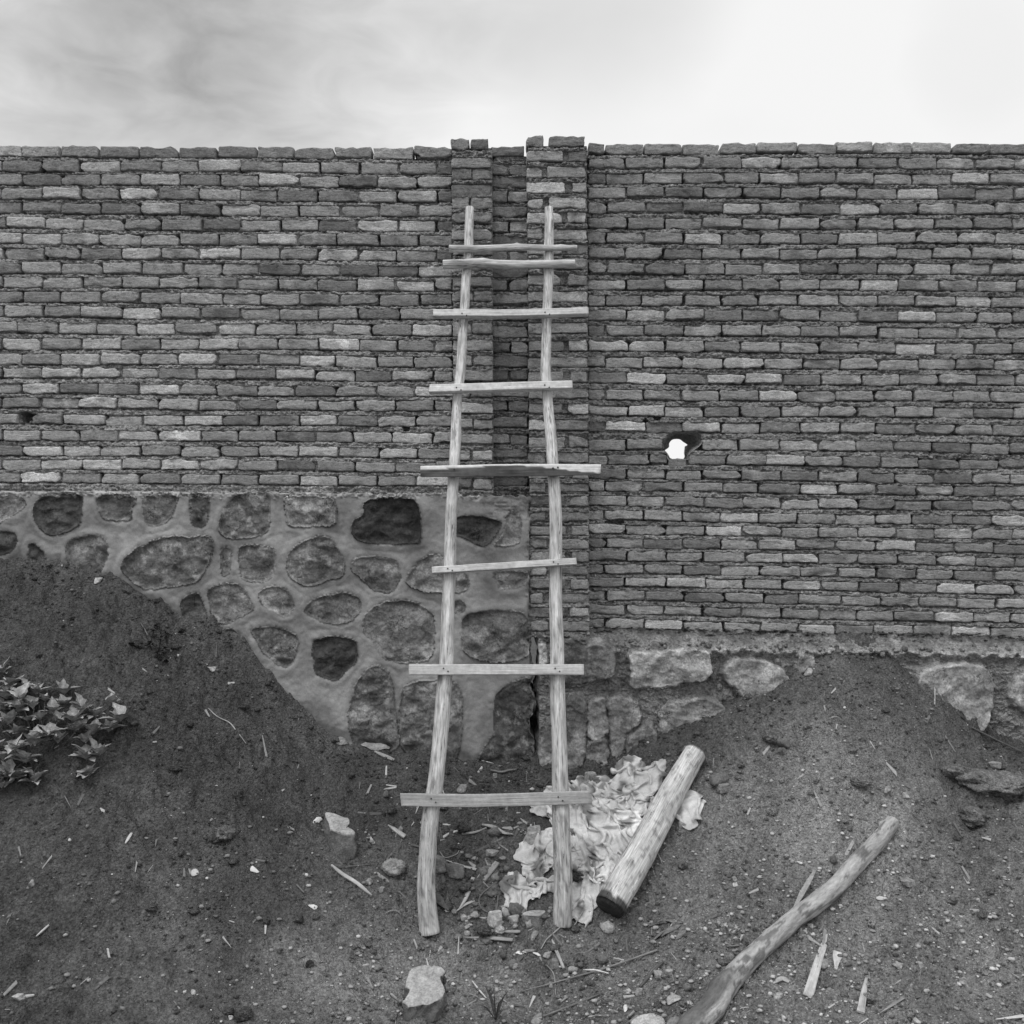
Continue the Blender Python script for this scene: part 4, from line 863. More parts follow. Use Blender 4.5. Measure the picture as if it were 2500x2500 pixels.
# ------------------------------------------------------------------ rags: small cloth simulation (position based) settled on the soil
RAGP = []
def rag(nu, nv, cell, cpx, cpy, ang, squeeze, seed, steps=170, cut=None, lift=.035, tone=.42, label='', stretch=1.0):
    q = np.random.default_rng(seed); c = G(cpx, cpy)
    U, Vv = np.meshgrid((np.arange(nu) - nu / 2) * cell, (np.arange(nv) - nv / 2) * cell)
    ca, sa = math.cos(ang), math.sin(ang)
    x0 = U * squeeze[0]; y0 = Vv * squeeze[1]
    x0 = x0 + .02 * fbm(U * 7 + seed, Vv * 7, 3, seed); y0 = y0 + .02 * fbm(U * 7 + 9 + seed, Vv * 7, 3, seed + 1)
    X = c[0] + x0 * ca - y0 * sa; Y = c[1] + x0 * sa + y0 * ca
    Z = H(X, Y) + lift + .030 * fbm(U * 9 + seed, Vv * 9, 3, seed + 2) + .008 * q.normal(size=U.shape)
    p = np.stack([X, Y, Z], -1); v = np.zeros_like(p)
    def con(p, sl0, sl1, rest, k):
        d = p[sl1] - p[sl0]; L_ = np.linalg.norm(d, axis=-1, keepdims=True) + 1e-9; cr = d * (k * .5 * (L_ - rest) / L_); p[sl0] += cr; p[sl1] -= cr
    S = np.s_
    groups = []
    for par in (0, 1):
        groups += [(S[:, par:nu - 1:2], S[:, par + 1:nu:2], cell, .9), (S[par:nv - 1:2, :], S[par + 1:nv:2, :], cell, .9)]
    def pair(p, di, dj, par, rest, k):
        a0 = p[max(0, -di):nv - max(0, di), max(0, -dj):nu - max(0, dj)]
    for it in range(steps):
        pold = p.copy(); v[..., 2] -= 9.8 * .008; v *= .93; p = p + v * .008
        for sub in range(6):
            for (s0, s1, rest, k) in groups:
                A = p[s0]; B = p[s1]; m_ = min(A.shape[0], B.shape[0]); m2 = min(A.shape[1], B.shape[1]); A = A[:m_, :m2]; B = B[:m_, :m2]
                d = B - A; L_ = np.linalg.norm(d, axis=-1, keepdims=True) + 1e-9; cr = d * (k * .5 * (L_ - rest) / L_); A += cr; B -= cr
            # shear and bending, Jacobi style
            for (di, dj, rest, k) in ((1, 1, cell * 1.414, .25), (0, 2, cell * 2, .16), (2, 0, cell * 2, .16)):
                A = p[:nv - di or None, :nu - dj or None]; B = p[di:, dj:]
                d = B - A; L_ = np.linalg.norm(d, axis=-1, keepdims=True) + 1e-9; cr = d * (k * .5 * (L_ - rest) / L_) * .5; A += cr; B -= cr
            A = p[:nv - 1, 1:]; B = p[1:, :nu - 1]; d = B - A; L_ = np.linalg.norm(d, axis=-1, keepdims=True) + 1e-9; cr = d * (.25 * .25 * (L_ - cell * 1.414) / L_); A += cr; B -= cr
            h = H(p[..., 0], p[..., 1]) + .007; m = p[..., 2] < h
            p[..., 2] = np.where(m, h, p[..., 2])
            for ax in (0, 1): p[..., ax] = np.where(m, pold[..., ax] + (p[..., ax] - pold[..., ax]) * .12, p[..., ax])
        v = (p - pold) / .008; sp = np.linalg.norm(v, axis=-1, keepdims=True); v = v * np.minimum(1, .8 / (sp + 1e-9))
    # refine once for a smooth drape
    keep = None
    u_, v_ = np.meshgrid(np.linspace(-1, 1, nu), np.linspace(-1, 1, nv)); rr = np.maximum(np.abs(u_), np.abs(v_)) * .55 + np.hypot(u_, v_) * .45
    mk = rr + .16 * fbm(u_ * 2.2 + seed, v_ * 2.2, 3, seed + 8) < .93
    kf = mk[:-1, :-1] & mk[1:, 1:] & mk[1:, :-1] & mk[:-1, 1:]
    V = p.reshape(-1, 3); Fq = grid_faces(nv, nu, 0, kf)
    u, inv = np.unique(Fq.ravel(), return_inverse=True); V = V[u]; Fq = inv.reshape(Fq.shape)
    RAGP.append(V[:, :2])
    o = solo('rag', V, Fq, 'cloth', tone * (1 + .22 * fbm(V[:, 0] * 9, V[:, 1] * 9, 3, 150)) * (1 - .62 * smooth(.22, .50, fbm(V[:, 0] * 16 + seed, V[:, 1] * 16, 4, 151))), label, 'rag', 'rags heaped on the soil', base=(c[0], c[1], c[2]))
    sm = o.modifiers.new('smooth', 'SUBSURF'); sm.levels = 1; sm.render_levels = 1
    so = o.modifiers.new('thick', 'SOLIDIFY'); so.thickness = .0018; so.offset = 0
    return o
rag(66, 54, .0148, 1448, 2010, .75, (.36, .70), 3, label='largest pale cotton rag, spread in deep folds between the ladder and the thick log', tone=.60)
rag(50, 40, .0138, 1548, 1925, .95, (.38, .54), 5, label='crumpled light rag bunched up at the far end of the heap, against the thick log', tone=.52)
rag(42, 30, .0140, 1345, 2078, .25, (.54, .42), 7, label='wrinkled rag spreading left behind the right ladder pole', tone=.54)
rag(28, 26, .0125, 1262, 2180, .6, (.52, .46), 9, label='small torn rag above the brick pieces at the foot of the ladder', tone=.46)
rag(22, 34, .0125, 1432, 2185, -.6, (.46, .66), 11, label='small narrow rag between the right ladder foot and the cut end of the log', tone=.52)
rag(20, 26, .0125, 1668, 1965, .8, (.42, .56), 13, label='scrap of pale cloth sticking out on the right side of the thick log', tone=.54)
rag(22, 15, .0125, 1322, 1968, .0, (.58, .58), 15, label='bit of cloth behind the lowest rung, left of the right ladder pole', tone=.36)
rag(28, 20, .0125, 1465, 2115, -.3, (.52, .52), 17, label='crumpled end of cloth just left of the middle of the thick log', tone=.56)
rag(26, 14, .0125, 1330, 2165, .1, (.5, .55), 19, label='low crumpled scrap of cloth left of the right ladder foot', tone=.46)

# ------------------------------------------------------------------ loose stones, brick pieces, chips and twigs
def stone(name, px, py, wpx, hpx, seed, tone, label, cat, box=False, rot=None, deep=.8, mat='rock', kind='cut', group='loose stones and rubble on the soil', rough=.04, tilt=0.0, soft=16):
    g0 = G(px, py + hpx * .30); w_ = wpx / F * g0[1]; h = hpx / F * g0[1] * .85
    rt = rot if rot is not None else (seed * 1.7) % 3.1
    size = (w_, w_ * deep, h)
    V = lumpy(size, seed) if kind == 'lump' else rock_shape(size, seed, box=box, rot=rt if not box else rt, rough=rough, soft=soft, tilt=tilt)
    if kind != 'lump' and not box: 
        ext = V.max(0) - V.min(0); V = V * np.array([w_ / ext[0], (w_ * deep) / ext[1], h / ext[2]])
    c = g0 + np.array([0, 0, h * .30]); V = V + c
    T = tone * (1 + .18 * n3(V, 60, 3, 3))
    return solo(name, V, DF, mat, T, label, cat, group, base=(c[0], c[1], g0[2]))
def slab(name, poly, thick, slope, tone, stone_, label, cat, seed=1, group='loose stones and rubble on the soil', mat='rock', sink=.015, rough=.006, flare=.06, under=.0, domed=.0):
    """a broken piece whose upper face has this outline: unprojected onto a tilted plane resting above the soil"""
    pl = resamp(np.array(poly, float), 5); bx = pl[:, 0].mean(); by = pl[:, 1].max()
    g0 = G(bx, min(by + thick * 380, 2560)) if by < 2480 else G(bx, 2520)
    z0 = g0[2] + thick - sink; y0 = g0[1]
    def up(px, py):
        k = (py - 1250) / F; y = (CH - z0 + slope * y0) / (slope + k); return P(px, py, y)
    ring = up(pl[:, 0], pl[:, 1]); c = ring.mean(0); n_ = len(ring); VV, TT = [], []
    for f in (0.02, .2, .4, .6, .8, .93, 1.0):
        q = c + (ring - c) * f; q[:, 2] += rough * fbm(q[:, 0] * 14 + seed, q[:, 1] * 14, 3, seed) + domed * (1 - f * f); VV.append(q); TT.append(np.full(n_, tone))
    for k, f in enumerate((.06, .25, .5, .75, 1.0)):
        q = c + (ring - c) * (1 + flare * math.sin(f * 2.6)); q[:, 2] -= thick * f + under * f
        a_ = np.arange(n_) * .35; q[:, 0] += rough * 1.3 * fbm(a_ + seed, np.full(n_, f * 5), 3, seed + 2); q[:, 1] += rough * 1.3 * fbm(a_ + seed + 50, np.full(n_, f * 5), 3, seed + 3)
        VV.append(q); TT.append(np.full(n_, stone_))
    m = len(VV); Fq = np.array([[l * n_ + k, l * n_ + (k + 1) % n_, (l + 1) * n_ + (k + 1) % n_, (l + 1) * n_ + k] for l in range(m - 1) for k in range(n_)])
    V = np.vstack(VV); T = np.concatenate(TT) * (1 + .2 * n3(V, 40, 2, 3))
    if np.cross(V[Fq[0, 1]] - V[Fq[0, 0]], V[Fq[0, 3]] - V[Fq[0, 0]])[2] < 0: Fq = Fq[:, ::-1]
    return solo(name, V, Fq, mat, T, label, cat, group, base=(c[0], c[1], c[2] - thick))
def chip(pts, wpx, thick, tone, label, cat='wood chip', name='wood_chip', seed=1, taper=(.3, .8, 1, 1, .7), lift=.004, group='wood scraps and twigs on the soil', mat='sawn', roll=0.0):
    p = np.array([G(x, y, lift + thick / 2) for x, y in pts])
    if len(p) > 2: p[1:-1] += (0, 0, .002)
    h = wpx / F * p[0][1]; nv = nrmv((roll, -.45, .9))
    V, Fq, g_ = board(p, h, thick, nv, .0010, seed, taper, nl=18)
    T = tone * (1 + .15 * fbm(g_[:, 0] * 20 + seed, g_[:, 1] * 60, 3, seed))
    return solo(name, V, Fq, mat, T, label, cat, group, gr=g_, base=tuple(p[0]))
def twig(pts, rpx, tone, label, cat='twig', name='twig', seed=1, lift=.003, group='wood scraps and twigs on the soil', mat='wood', taper=(.8, 1, .9, .6), amp=.10):
    p = np.array([G(x, y, lift + rpx / F * 4.4) for x, y in pts]); r = rpx / F * p[0][1]
    V, Fq, T, g_ = tube(spline(p, 6), [r * k for k in taper], 10, amp, seed, tone=tone)
    return solo(name, V, Fq, mat, T, label, cat, group, gr=g_, base=tuple(p[0]))
def flake(poly, tone, label, cat, name, lift=.006, dome=.006, mat='white', group='scraps and dry leaves on the soil', seed=1, thick=.0015):
    pl = resamp(np.array(poly, float), 3); ring = np.array([G(min(max(x, -50), 2550), min(y, 2520), lift) for x, y in pl]); c = ring.mean(0); n_ = len(ring)
    A = np.c_[ring[:, 0] - c[0], ring[:, 1] - c[1], np.ones(n_)]; co = np.linalg.lstsq(A, ring[:, 2], rcond=None)[0]; ring[:, 2] = A @ co + .4 * (ring[:, 2] - A @ co)
    c[2] = co[2]; VV = []
    for f in (.03, .35, .7, 1.0):
        q = c + (ring - c) * f; q[:, 2] += dome * (1 - f * f) + .4 * dome * fbm(q[:, 0] * 40 + seed, q[:, 1] * 40, 2, seed); VV.append(q)
    q = VV[-1].copy(); q[:, 2] -= thick; VV.append(q); q = c + (ring - c) * .03; q[:, 2] += dome - thick; VV.append(q)
    m = len(VV); Fq = np.array([[l * n_ + k, l * n_ + (k + 1) % n_, (l + 1) * n_ + (k + 1) % n_, (l + 1) * n_ + k] for l in range(m - 1) for k in range(n_)])
    V = np.vstack(VV)
    if np.cross(V[Fq[0, 1]] - V[Fq[0, 0]], V[Fq[0, 3]] - V[Fq[0, 0]])[2] < 0: Fq = Fq[:, ::-1]
    return solo(name, V, Fq, mat, tone, label, cat, group, base=tuple(c))
def c_(f, *pts): return [f(a, b) for a, b in pts]
slab('rock', c_(C9, (278, 400), (345, 412), (440, 436), (456, 466), (446, 496), (495, 545), (430, 556), (350, 540), (318, 515), (300, 470)), .115, .75, .36, .15, 'big angular block with a pale flat top, left of the ladder', 'rock', seed=3, flare=.10, rough=.007)
slab('rock', c_(C9, (905, 1545), (990, 1505), (1050, 1512), (1090, 1503), (1137, 1528), (1140, 1565), (1112, 1600), (1143, 1680), (1142, 1712), (1085, 1765), (1000, 1785), (950, 1792), (905, 1805), (852, 1775), (892, 1700), (868, 1640), (882, 1590)), .075, .38, .36, .14, 'flat pale stone slab with a notched edge at the bottom, below the left ladder pole', 'rock', seed=5, flare=.03, rough=.008)
slab('rock', c_(C12, (940, 1430), (1000, 1385), (1080, 1362), (1150, 1372), (1195, 1410), (1200, 1470), (1080, 1500), (950, 1490)), .05, .30, .40, .25, 'pale rounded stone cut by the bottom edge, left of the curved log', 'rock', seed=7, flare=.04)
slab('rock', c_(C12, (1215, 1440), (1260, 1400), (1340, 1420), (1380, 1470), (1300, 1500), (1220, 1490)), .04, .30, .20, .14, 'dull grey stone at the bottom edge between the pale stone and the log', 'rock', seed=8)
slab('brick_fragment', c_(C10, (728, 1225), (795, 1196), (905, 1203), (850, 1240)), .068, .15, .36, .20, 'squared half brick at the foot of the right ladder pole', 'brick piece', seed=9, flare=0.0, rough=.003, mat='brick')
slab('brick_fragment', c_(C10, (335, 1228), (380, 1208), (462, 1238), (420, 1262)), .030, .15, .34, .20, 'thin brick slice, leftmost of the rubble between the ladder feet', 'brick piece', seed=10, flare=0.0, rough=.003, mat='brick')
slab('brick_fragment', c_(C9, (1108, 470), (1140, 425), (1207, 432), (1188, 486)), .032, .35, .46, .16, 'small pale block just right of the left ladder pole, below the lowest rung', 'brick piece', seed=11, flare=0.0, rough=.002, mat='brick')
for a in [
 ('stone', *C10(510, 1255), 38, 44, 21, .40, 'pale pointed stone standing in the rubble between the ladder feet', 'stone'),
 ('stone', *C10(592, 1222), 27, 34, 22, .28, 'greyish wedge stone behind the pale pointed stone', 'stone'),
 ('stone', *C10(655, 1272), 30, 26, 23, .34, 'light stone left of the squared half brick', 'stone'),
 ('stone', *C10(680, 1195), 46, 34, 24, .14, 'dark stone behind the squared half brick, under the torn rag', 'stone'),
 ('stone', *C9(1220, 808), 48, 40, 25, .15, 'dark faceted stone right of the left ladder pole, under a splint of wood', 'stone'),
 ('stone', *C9(1110, 770), 36, 48, 26, .18, 'grey stone tucked behind the left ladder pole', 'stone'),
 ('stone', *C10(788, 632), 38, 40, 27, .36, 'tan angular stone at the left tip of the rag heap', 'stone'),
 ('stone', *C10(845, 562), 34, 24, 37, .28, 'rounded grey stone above the tan angular stone', 'stone'),
 ('stone', *C9(597, 897), 19, 18, 28, .30, 'small round stone right of the split stick', 'stone'),
 ('stone', *C9(692, 955), 21, 17, 29, .26, 'small knobbly stone below the whitish lump of mortar', 'stone'),
 ('stone', *C9(1480, 685), 36, 18, 30, .30, 'flat shard midway between the ladder poles', 'stone'),
 ('stone', *C9(1282, 222), 30, 22, 31, .24, 'triangular grey stone above the lowest rung, between the poles', 'stone'),
 ('stone', *C7(1715, 935), 38, 28, 32, .15, 'dark clod-like stone high on the right mound', 'stone'),
 ('stone', *C7(1330, 1158), 54, 28, 33, .16, 'flat dark stone right of the far end of the thick log', 'stone'),
 ('stone', *C7(1063, 1448), 18, 18, 34, .34, 'small pale stone against the right side of the thick log', 'stone'),
 ('stone', *C7(1870, 488), 22, 22, 35, .34, 'pale pebble stone lying under the right ledge of the wall', 'stone'),
 ('stone', *C12(1022, 308), 16, 19, 36, .09, 'dark round stone touching the thick log near its cut end', 'stone'),
 ('stone', *C12(332, 972), 24, 26, 38, .20, 'rough brownish stone beside a straight stick at the bottom centre', 'stone'),
 ('stone', *C12(276, 905), 22, 18, 39, .30, 'rounded stone above the rough stone at the bottom centre', 'stone'),
 ('stone', *C12(1235, 1045), 20, 18, 40, .32, 'light stone right of the dark short stick', 'stone'),
 ('stone', *C12(1160, 1055), 30, 18, 41, .30, 'long light stone beside the dark short stick', 'stone'),
 ('stone', *C12(1000, 1195), 20, 24, 42, .28, 'light stone below the dark short stick', 'stone'),
 ('stone', *C12(1753, 308), 15, 15, 43, .32, 'round pale stone on the bare slope right of the thick log', 'stone'),
 ('stone', *C12(1752, 350), 15, 10, 44, .44, 'whitish flat pebble just below the round pale stone', 'stone'),
 ('stone', *C14(1572, 103), 23, 17, 45, .34, 'pale stone lying high on the dark left bank near the wall', 'stone'),
 ('stone', 238, 1417, 18, 18, 46, .50, 'white pointed stone on the left bank just under the footing', 'stone'),
 ('stone', *C14(240, 1678), 17, 19, 47, .26, 'grey chipped stone on the lower left slope', 'stone'),
 ('stone', *C15(130, 1195), 29, 18, 48, .38, 'pale flat stone near the bottom left corner', 'stone'),
 ('stone', *C15(1300, 1165), 15, 12, 49, .46, 'small white stone near the bottom left, above the dark clod', 'stone'),
 ('stone', *C15(1555, 1335), 14, 13, 50, .48, 'small white stone left under the dark clod at the bottom', 'stone'),
 ('stone', *C11(1165, 565), 38, 20, 51, .26, 'flat grey stone right of the upper part of the curved log', 'stone'),
 ('stone', *C11(1090, 1122), 28, 16, 52, .32, 'pale lumpy stone at the lower right', 'stone'),
 ('stone', *C11(1235, 1118), 16, 18, 53, .34, 'upright pale stone right of the pale lumpy stone', 'stone'),
 ('stone', *C11(495, 855), 16, 13, 54, .34, 'small rounded stone tight under the curved log', 'stone'),
 ('stone', *C11(595, 1105), 28, 22, 55, .24, 'grey stone leaning on the big wood splinter', 'stone'),
 ('stone', *C11(1198, 1490), 18, 15, 56, .40, 'whitish stone at the bottom edge on the right', 'stone'),
 ('stone', *C11(275, 1328), 30, 20, 57, .40, 'light angular stone right of the lower end of the curved log', 'stone'),
 ('stone', 2432, 1868, 32, 20, 58, .30, 'light stone on the rim of the dug hollow at the far right', 'stone'),
 ('stone', 2166, 1925, 26, 18, 59, .26, 'light stone in the small hollow above the end of the curved log', 'stone'),
 ('stone', 2209, 1940, 18, 16, 60, .34, 'paler stone right of the small hollow above the curved log', 'stone'),
 ('stone', 1910, 1833, 34, 22, 61, .14, 'dark stone at the crest of the right mound', 'stone')]:
    stone(*a)
for a in [
 ('brick_fragment', *C7(1330, 1215), 32, 24, 71, .24, 'small half-round brick piece under the flat dark stone', 'brick piece'),
 ('brick_fragment', *C10(1262, 155), 26, 34, 72, .34, 'pale upright brick chip above the rags', 'brick piece'),
 ('brick_fragment', *C10(1305, 175), 28, 24, 73, .16, 'dark brick chip beside the pale upright one', 'brick piece'),
 ('brick_fragment', *C10(510, 142), 9, 16, 74, .28, 'tiny brick chip high between the ladder poles', 'brick piece'),
 ('brick_fragment', *C7(708, 335), 26, 26, 75, .32, 'pale brick chip wedged on the right footing', 'brick piece') ][:4]:
    stone(*a, box=True, rough=.02, mat='brick', deep=.7, rot=.5)
for a in [
 ('mortar_lump', *C9(778, 790), 52, 42, 81, .26, 'whitish crumbly mortar lump left of the left ladder pole', 'mortar lump'),
 ('mortar_lump', *C10(545, 1350), 24, 22, 82, .34, 'light crumbly lump in front of the rubble between the ladder feet', 'mortar lump'),
 ('soil_clod', *C10(430, 1352), 36, 30, 83, .10, 'dark clod in front of the rubble between the ladder feet', 'clod'),
 ('soil_clod', *C14(1665, 1310), 44, 38, 84, .17, 'large pale-topped clod on the left slope', 'clod'),
 ('soil_clod', *C14(1590, 1350), 36, 20, 85, .09, 'low dark clod leaning on the large clod of the left slope', 'clod'),
 ('soil_clod', *C15(1640, 1310), 42, 40, 86, .11, 'dark round clod at the bottom left of centre', 'clod'),
 ('soil_clod', *C15(1540, 1290), 26, 18, 87, .10, 'smaller clod left of the dark round clod at the bottom', 'clod'),
 ('soil_clod', *C7(1640, 900), 44, 34, 88, .17, 'rough clod high on the right mound', 'clod'),
 ('soil_clod', *C10(1165, 940), 30, 26, 89, .08, 'dark clod between the narrow rag and the thick log', 'clod'),
 ('soil_clod', *C9(1130, 360), 22, 14, 90, .09, 'small clod under the lowest rung', 'clod'),
 ('soil_clod', *C14(1300, 830), 34, 14, 91, .06, 'flat dark clod right of the leafy plant', 'clod'),
 ('soil_clod', *C12(500, 700), 22, 18, 92, .09, 'dark clod between the right ladder foot and the log end', 'clod'),
 ('soil_clod', *C9(80, 1165), 24, 22, 93, .09, 'small grey clod left of the ladder, level with its feet', 'clod'),
 ('soil_clod', 2425, 1905, 150, 60, 95, .21, 'broad eroded lump of earth at the right edge of the slope', 'clod'),
 ('soil_clod', 2375, 1992, 70, 50, 96, .18, 'crumbling clod below the broad eroded lump at the right', 'clod'),
 ('soil_clod', 2330, 1880, 60, 36, 97, .20, 'clod on the left rim of the broad eroded lump', 'clod'),
 ('soil_clod', 2100, 1908, 46, 26, 98, .20, 'clod half way up the slope above the curved log', 'clod'),
 ('soil_clod', *C9(165, 1495), 20, 18, 94, .06, 'small black clod left of the pale slab', 'clod')]:
    stone(*a, kind='lump', mat='soil' if a[0] == 'soil_clod' else 'rock', deep=.9)
CH_ = chip
CH_(c_(C9, (322, 778), (400, 845), (510, 915), (618, 1000)), 9, .010, .40, 'split pale stick lying on the slope left of the ladder', 'stick', 'split_stick', 1, (.4, .9, 1, 1, .3))
CH_(c_(C9, (735, 487), (858, 572)), 11, .008, .34, 'short splinter left of the left ladder pole, below the lowest rung', seed=2, taper=(.1, .8, 1, 1.1))
CH_(c_(C9, (1140, 740), (1260, 782), (1375, 812)), 7, .005, .38, 'flat splint lying across the dark faceted stone', seed=3, taper=(.3, .7, 1, 1.1))
CH_(c_(C9, (1415, 485), (1500, 505), (1570, 545), (1645, 556)), 9, .005, .30, 'curled bark strip between the poles, below the lowest rung', 'bark strip', 'bark_strip', 4, (.4, 1.2, .9, .3), mat='bark', lift=.012)
CH_(c_(C9, (1428, 893), (1478, 825), (1530, 760)), 15, .012, .26, 'dark grooved piece of wood left of the lower rag', seed=5, taper=(.5, 1, 1, .9))
CH_(c_(C9, (1250, 1105), (1305, 1010), (1355, 868)), 10, .008, .34, 'long splinter pointing up between the ladder feet', seed=6, taper=(.3, .7, 1.2, 1))
CH_(c_(C9, (1235, 1110), (1290, 1070), (1365, 1035)), 6, .005, .40, 'thin pale splinter crossing the long one between the ladder feet', seed=7)
CH_(c_(C10, (265, 1413), (450, 1422), (650, 1432)), 9, .006, .28, 'narrow lath in front of the rubble between the ladder feet', seed=8, taper=(.15, .6, 1, .9))
CH_(c_(C10, (570, 1366), (710, 1368)), 8, .008, .24, 'short dark lath right of the light crumbly lump', seed=9)
CH_(c_(C11, (475, 1335), (530, 1150), (575, 1010), (605, 912)), 23, .010, .42, 'largest pale wood splinter, below the curved log', seed=10, taper=(1.1, .9, .75, .15))
CH_(c_(C11, (665, 1150), (672, 1090), (678, 1032)), 17, .006, .46, 'pale hooked wood chip right of the largest splinter', seed=11, taper=(.4, .7, 1.3, 1.2))
CH_(c_(C11, (830, 1440), (850, 1320), (870, 1207)), 19, .009, .38, 'upright pale splinter with a broken lower end, right of the largest one', seed=12, taper=(1, .8, .3))
CH_(c_(C11, (960, 1450), (1050, 1390), (1128, 1342)), 7, .007, .26, 'thin grey splinter right of the upright one', seed=13, taper=(.2, 1, .5))
CH_(c_(C11, (1740, 1487), (1932, 1465)), 8, .006, .46, 'pale lath at the lower right corner', seed=14, taper=(.2, .8, 1.1))
CH_(c_(C11, (245, 1245), (300, 1215), (350, 1235)), 12, .005, .36, 'pale broken chip beside the lower end of the curved log', seed=15)
CH_(c_(C15, (242, 790), (330, 712)), 5, .005, .50, 'bright straight sliver on the lower left slope', seed=16)
CH_(c_(C15, (845, 165), (888, 92)), 7, .005, .46, 'bright frayed sliver under the leafy plant slope', seed=17)
CH_(c_(C9, (705, 232), (795, 215)), 6, .006, .34, 'small pale stick left of the left pole, above the lowest rung', seed=18)
CH_([(914, 1835), (962, 1856)], 10, .008, .30, 'short batten lying at the foot of the footing', seed=19)
CH_(c_(C11, (1205, 1345), (1300, 1305)), 8, .007, .13, 'dark bark bit at the lower right', 'bark strip', 'bark_strip', 20, mat='bark')
CH_(c_(C9, (1075, 985), (1115, 1050), (1172, 1110)), 17, .010, .10, 'dark rotten bark slab leaning at the left ladder foot', 'bark strip', 'bark_strip', 21, (.6, 1.3, .8, .2), mat='bark', lift=.015)
CH_(c_(C9, (1270, 1180), (1345, 1150)), 9, .008, .26, 'stubby piece of wood left of the thin brick slice', seed=22)
CH_([(1935, 2225), (1965, 2170), (1990, 2125)], 12, .006, .30, 'loose strip of bark standing along the left side of the curved log', 'bark strip', 'bark_strip', 23, (.3, 1, 1, .5), mat='bark', lift=.02)
twig(c_(C12, (315, 787), (352, 880), (408, 1015)), 4.2, .36, 'straight round stick at the bottom centre', 'stick', 'stick', 2, taper=(.6, 1, 1, .9))
twig(c_(C10, (1025, 1330), (975, 1375), (915, 1430), (870, 1505)), 1.8, .34, 'thin wavy root right below the right ladder foot', 'root', 'root', 3)
twig(c_(C12, (60, 1196), (400, 1105), (760, 1000), (1140, 868)), 2.2, .22, 'very long thin reed lying across the bottom centre', 'reed', 'reed', 4, taper=(.5, .8, 1, 1.1))
twig(c_(C12, (560, 1025), (660, 1028), (760, 1052)), 2.6, .58, 'short white curved stem on the long reed', 'stem', 'stem', 5)
twig(c_(C12, (245, 1390), (450, 1310), (690, 1215)), 3.0, .16, 'dark straight twig near the bottom edge', seed=6)
twig(c_(C12, (1005, 1160), (1090, 1060), (1190, 958)), 4.0, .09, 'short dark stick among pale stones at the bottom', 'stick', 'stick', 7)
twig(c_(C12, (268, 983), (322, 1045), (340, 1130), (342, 1225)), 1.8, .24, 'thin bent root beside the straight round stick', 'root', 'root', 8)
twig(c_(C9, (1270, 552), (1370, 540), (1450, 508)), 3.0, .30, 'slim twig ending at the curled bark strip', seed=9)
twig(c_(C9, (380, 798), (500, 785), (610, 772)), 1.5, .14, 'thin dark twig above the split stick', seed=10)
twig(c_(C9, (1110, 680), (1150, 725), (1230, 700), (1250, 672)), 1.6, .26, 'bent pale tendril right of the left ladder pole', seed=11)
twig(c_(C10, (530, 970), (420, 1060), (385, 1120), (410, 1190), (482, 1226)), 1.9, .14, 'dark looping stem left of the torn rag', 'stem', 'stem', 12)
twig(c_(C14, (1535, 390), (1600, 450), (1690, 495), (1730, 540), (1770, 590), (1815, 652)), 1.3, .44, 'pale hair-thin root trailing down the left bank', 'root', 'root', 13)
twig(c_(C9, (720, 1128), (760, 1108), (800, 1112), (830, 1135)), 1.6, .28, 'small arched stem left of the left ladder foot', 'stem', 'stem', 14, lift=.008)
twig(c_(C15, (540, 1115), (600, 1063)), 1.3, .36, 'fine straw near the bottom left', 'straw', 'straw', 15)
twig(c_(C10, (1130, 1325), (1200, 1210), (1270, 1110)), 1.7, .30, 'thin stalk between the narrow rag and the log end', 'stem', 'stem', 16)
twig(c_(C10, (405, 22), (500, 45)), 1.5, .50, 'pale straw high between the ladder poles', 'straw', 'straw', 17)
twig(c_(C9, (1345, 1620), (1400, 1690), (1448, 1745)), 2.4, .50, 'white broken stalk above the grass tuft', 'stem', 'stem', 18)
twig(c_(C12, (1690, 840), (1780, 832), (1870, 818)), 2.0, .20, 'twig sticking out to the left from under the curved log', seed=19)
twig([(2370, 1775), (2440, 1810), (2495, 1835)], 2.2, .14, 'dark twig in the gap between the mound and the right footing', seed=20)
twig(c_(C10, (475, 98), (560, 112), (620, 98), (680, 90)), 3.0, .18, 'dark curved root high between the ladder poles', 'root', 'root', 21, lift=.006)
flake(c_(C9, (190, 465), (215, 435), (250, 432), (258, 450), (235, 468)), .62, 'white petal-like scrap touching the big angular block', 'scrap', 'paper_scrap')
flake(c_(C9, (155, 1070), (190, 1065), (222, 1072), (220, 1090), (200, 1098)), .60, 'white drop-shaped scrap below the split stick', 'scrap', 'paper_scrap', seed=2)
flake(c_(C12, (30, 885), (60, 880), (105, 876), (110, 893), (60, 902), (30, 900)), .66, 'small white plastic bit at the bottom centre', 'scrap', 'plastic_scrap', seed=3)
flake(c_(C12, (162, 885), (200, 895), (228, 910), (215, 920), (185, 905)), .60, 'white folded scrap right of the small plastic bit', 'scrap', 'paper_scrap', seed=4)
flake(c_(C12, (875, 1310), (900, 1293), (908, 1330), (885, 1350)), .62, 'small white paper near the bottom, above the pale rounded stone', 'scrap', 'paper_scrap', seed=5)
flake(c_(C12, (1222, 1225), (1310, 1218), (1328, 1255), (1270, 1280), (1225, 1300)), .34, 'square pale leaf near the lower end of the curved log', 'dry leaf', 'dry_leaf', mat='leaf', seed=6)
flake(c_(C14, (1410, 1580), (1440, 1572), (1465, 1592), (1440, 1622), (1410, 1618)), .44, 'pale triangular scrap on the left slope', 'scrap', 'paper_scrap', seed=7)
flake(c_(C14, (1860, 1550), (1912, 1598), (1845, 1590)), .60, 'white triangle of paper left of the ladder', 'scrap', 'paper_scrap', seed=8)
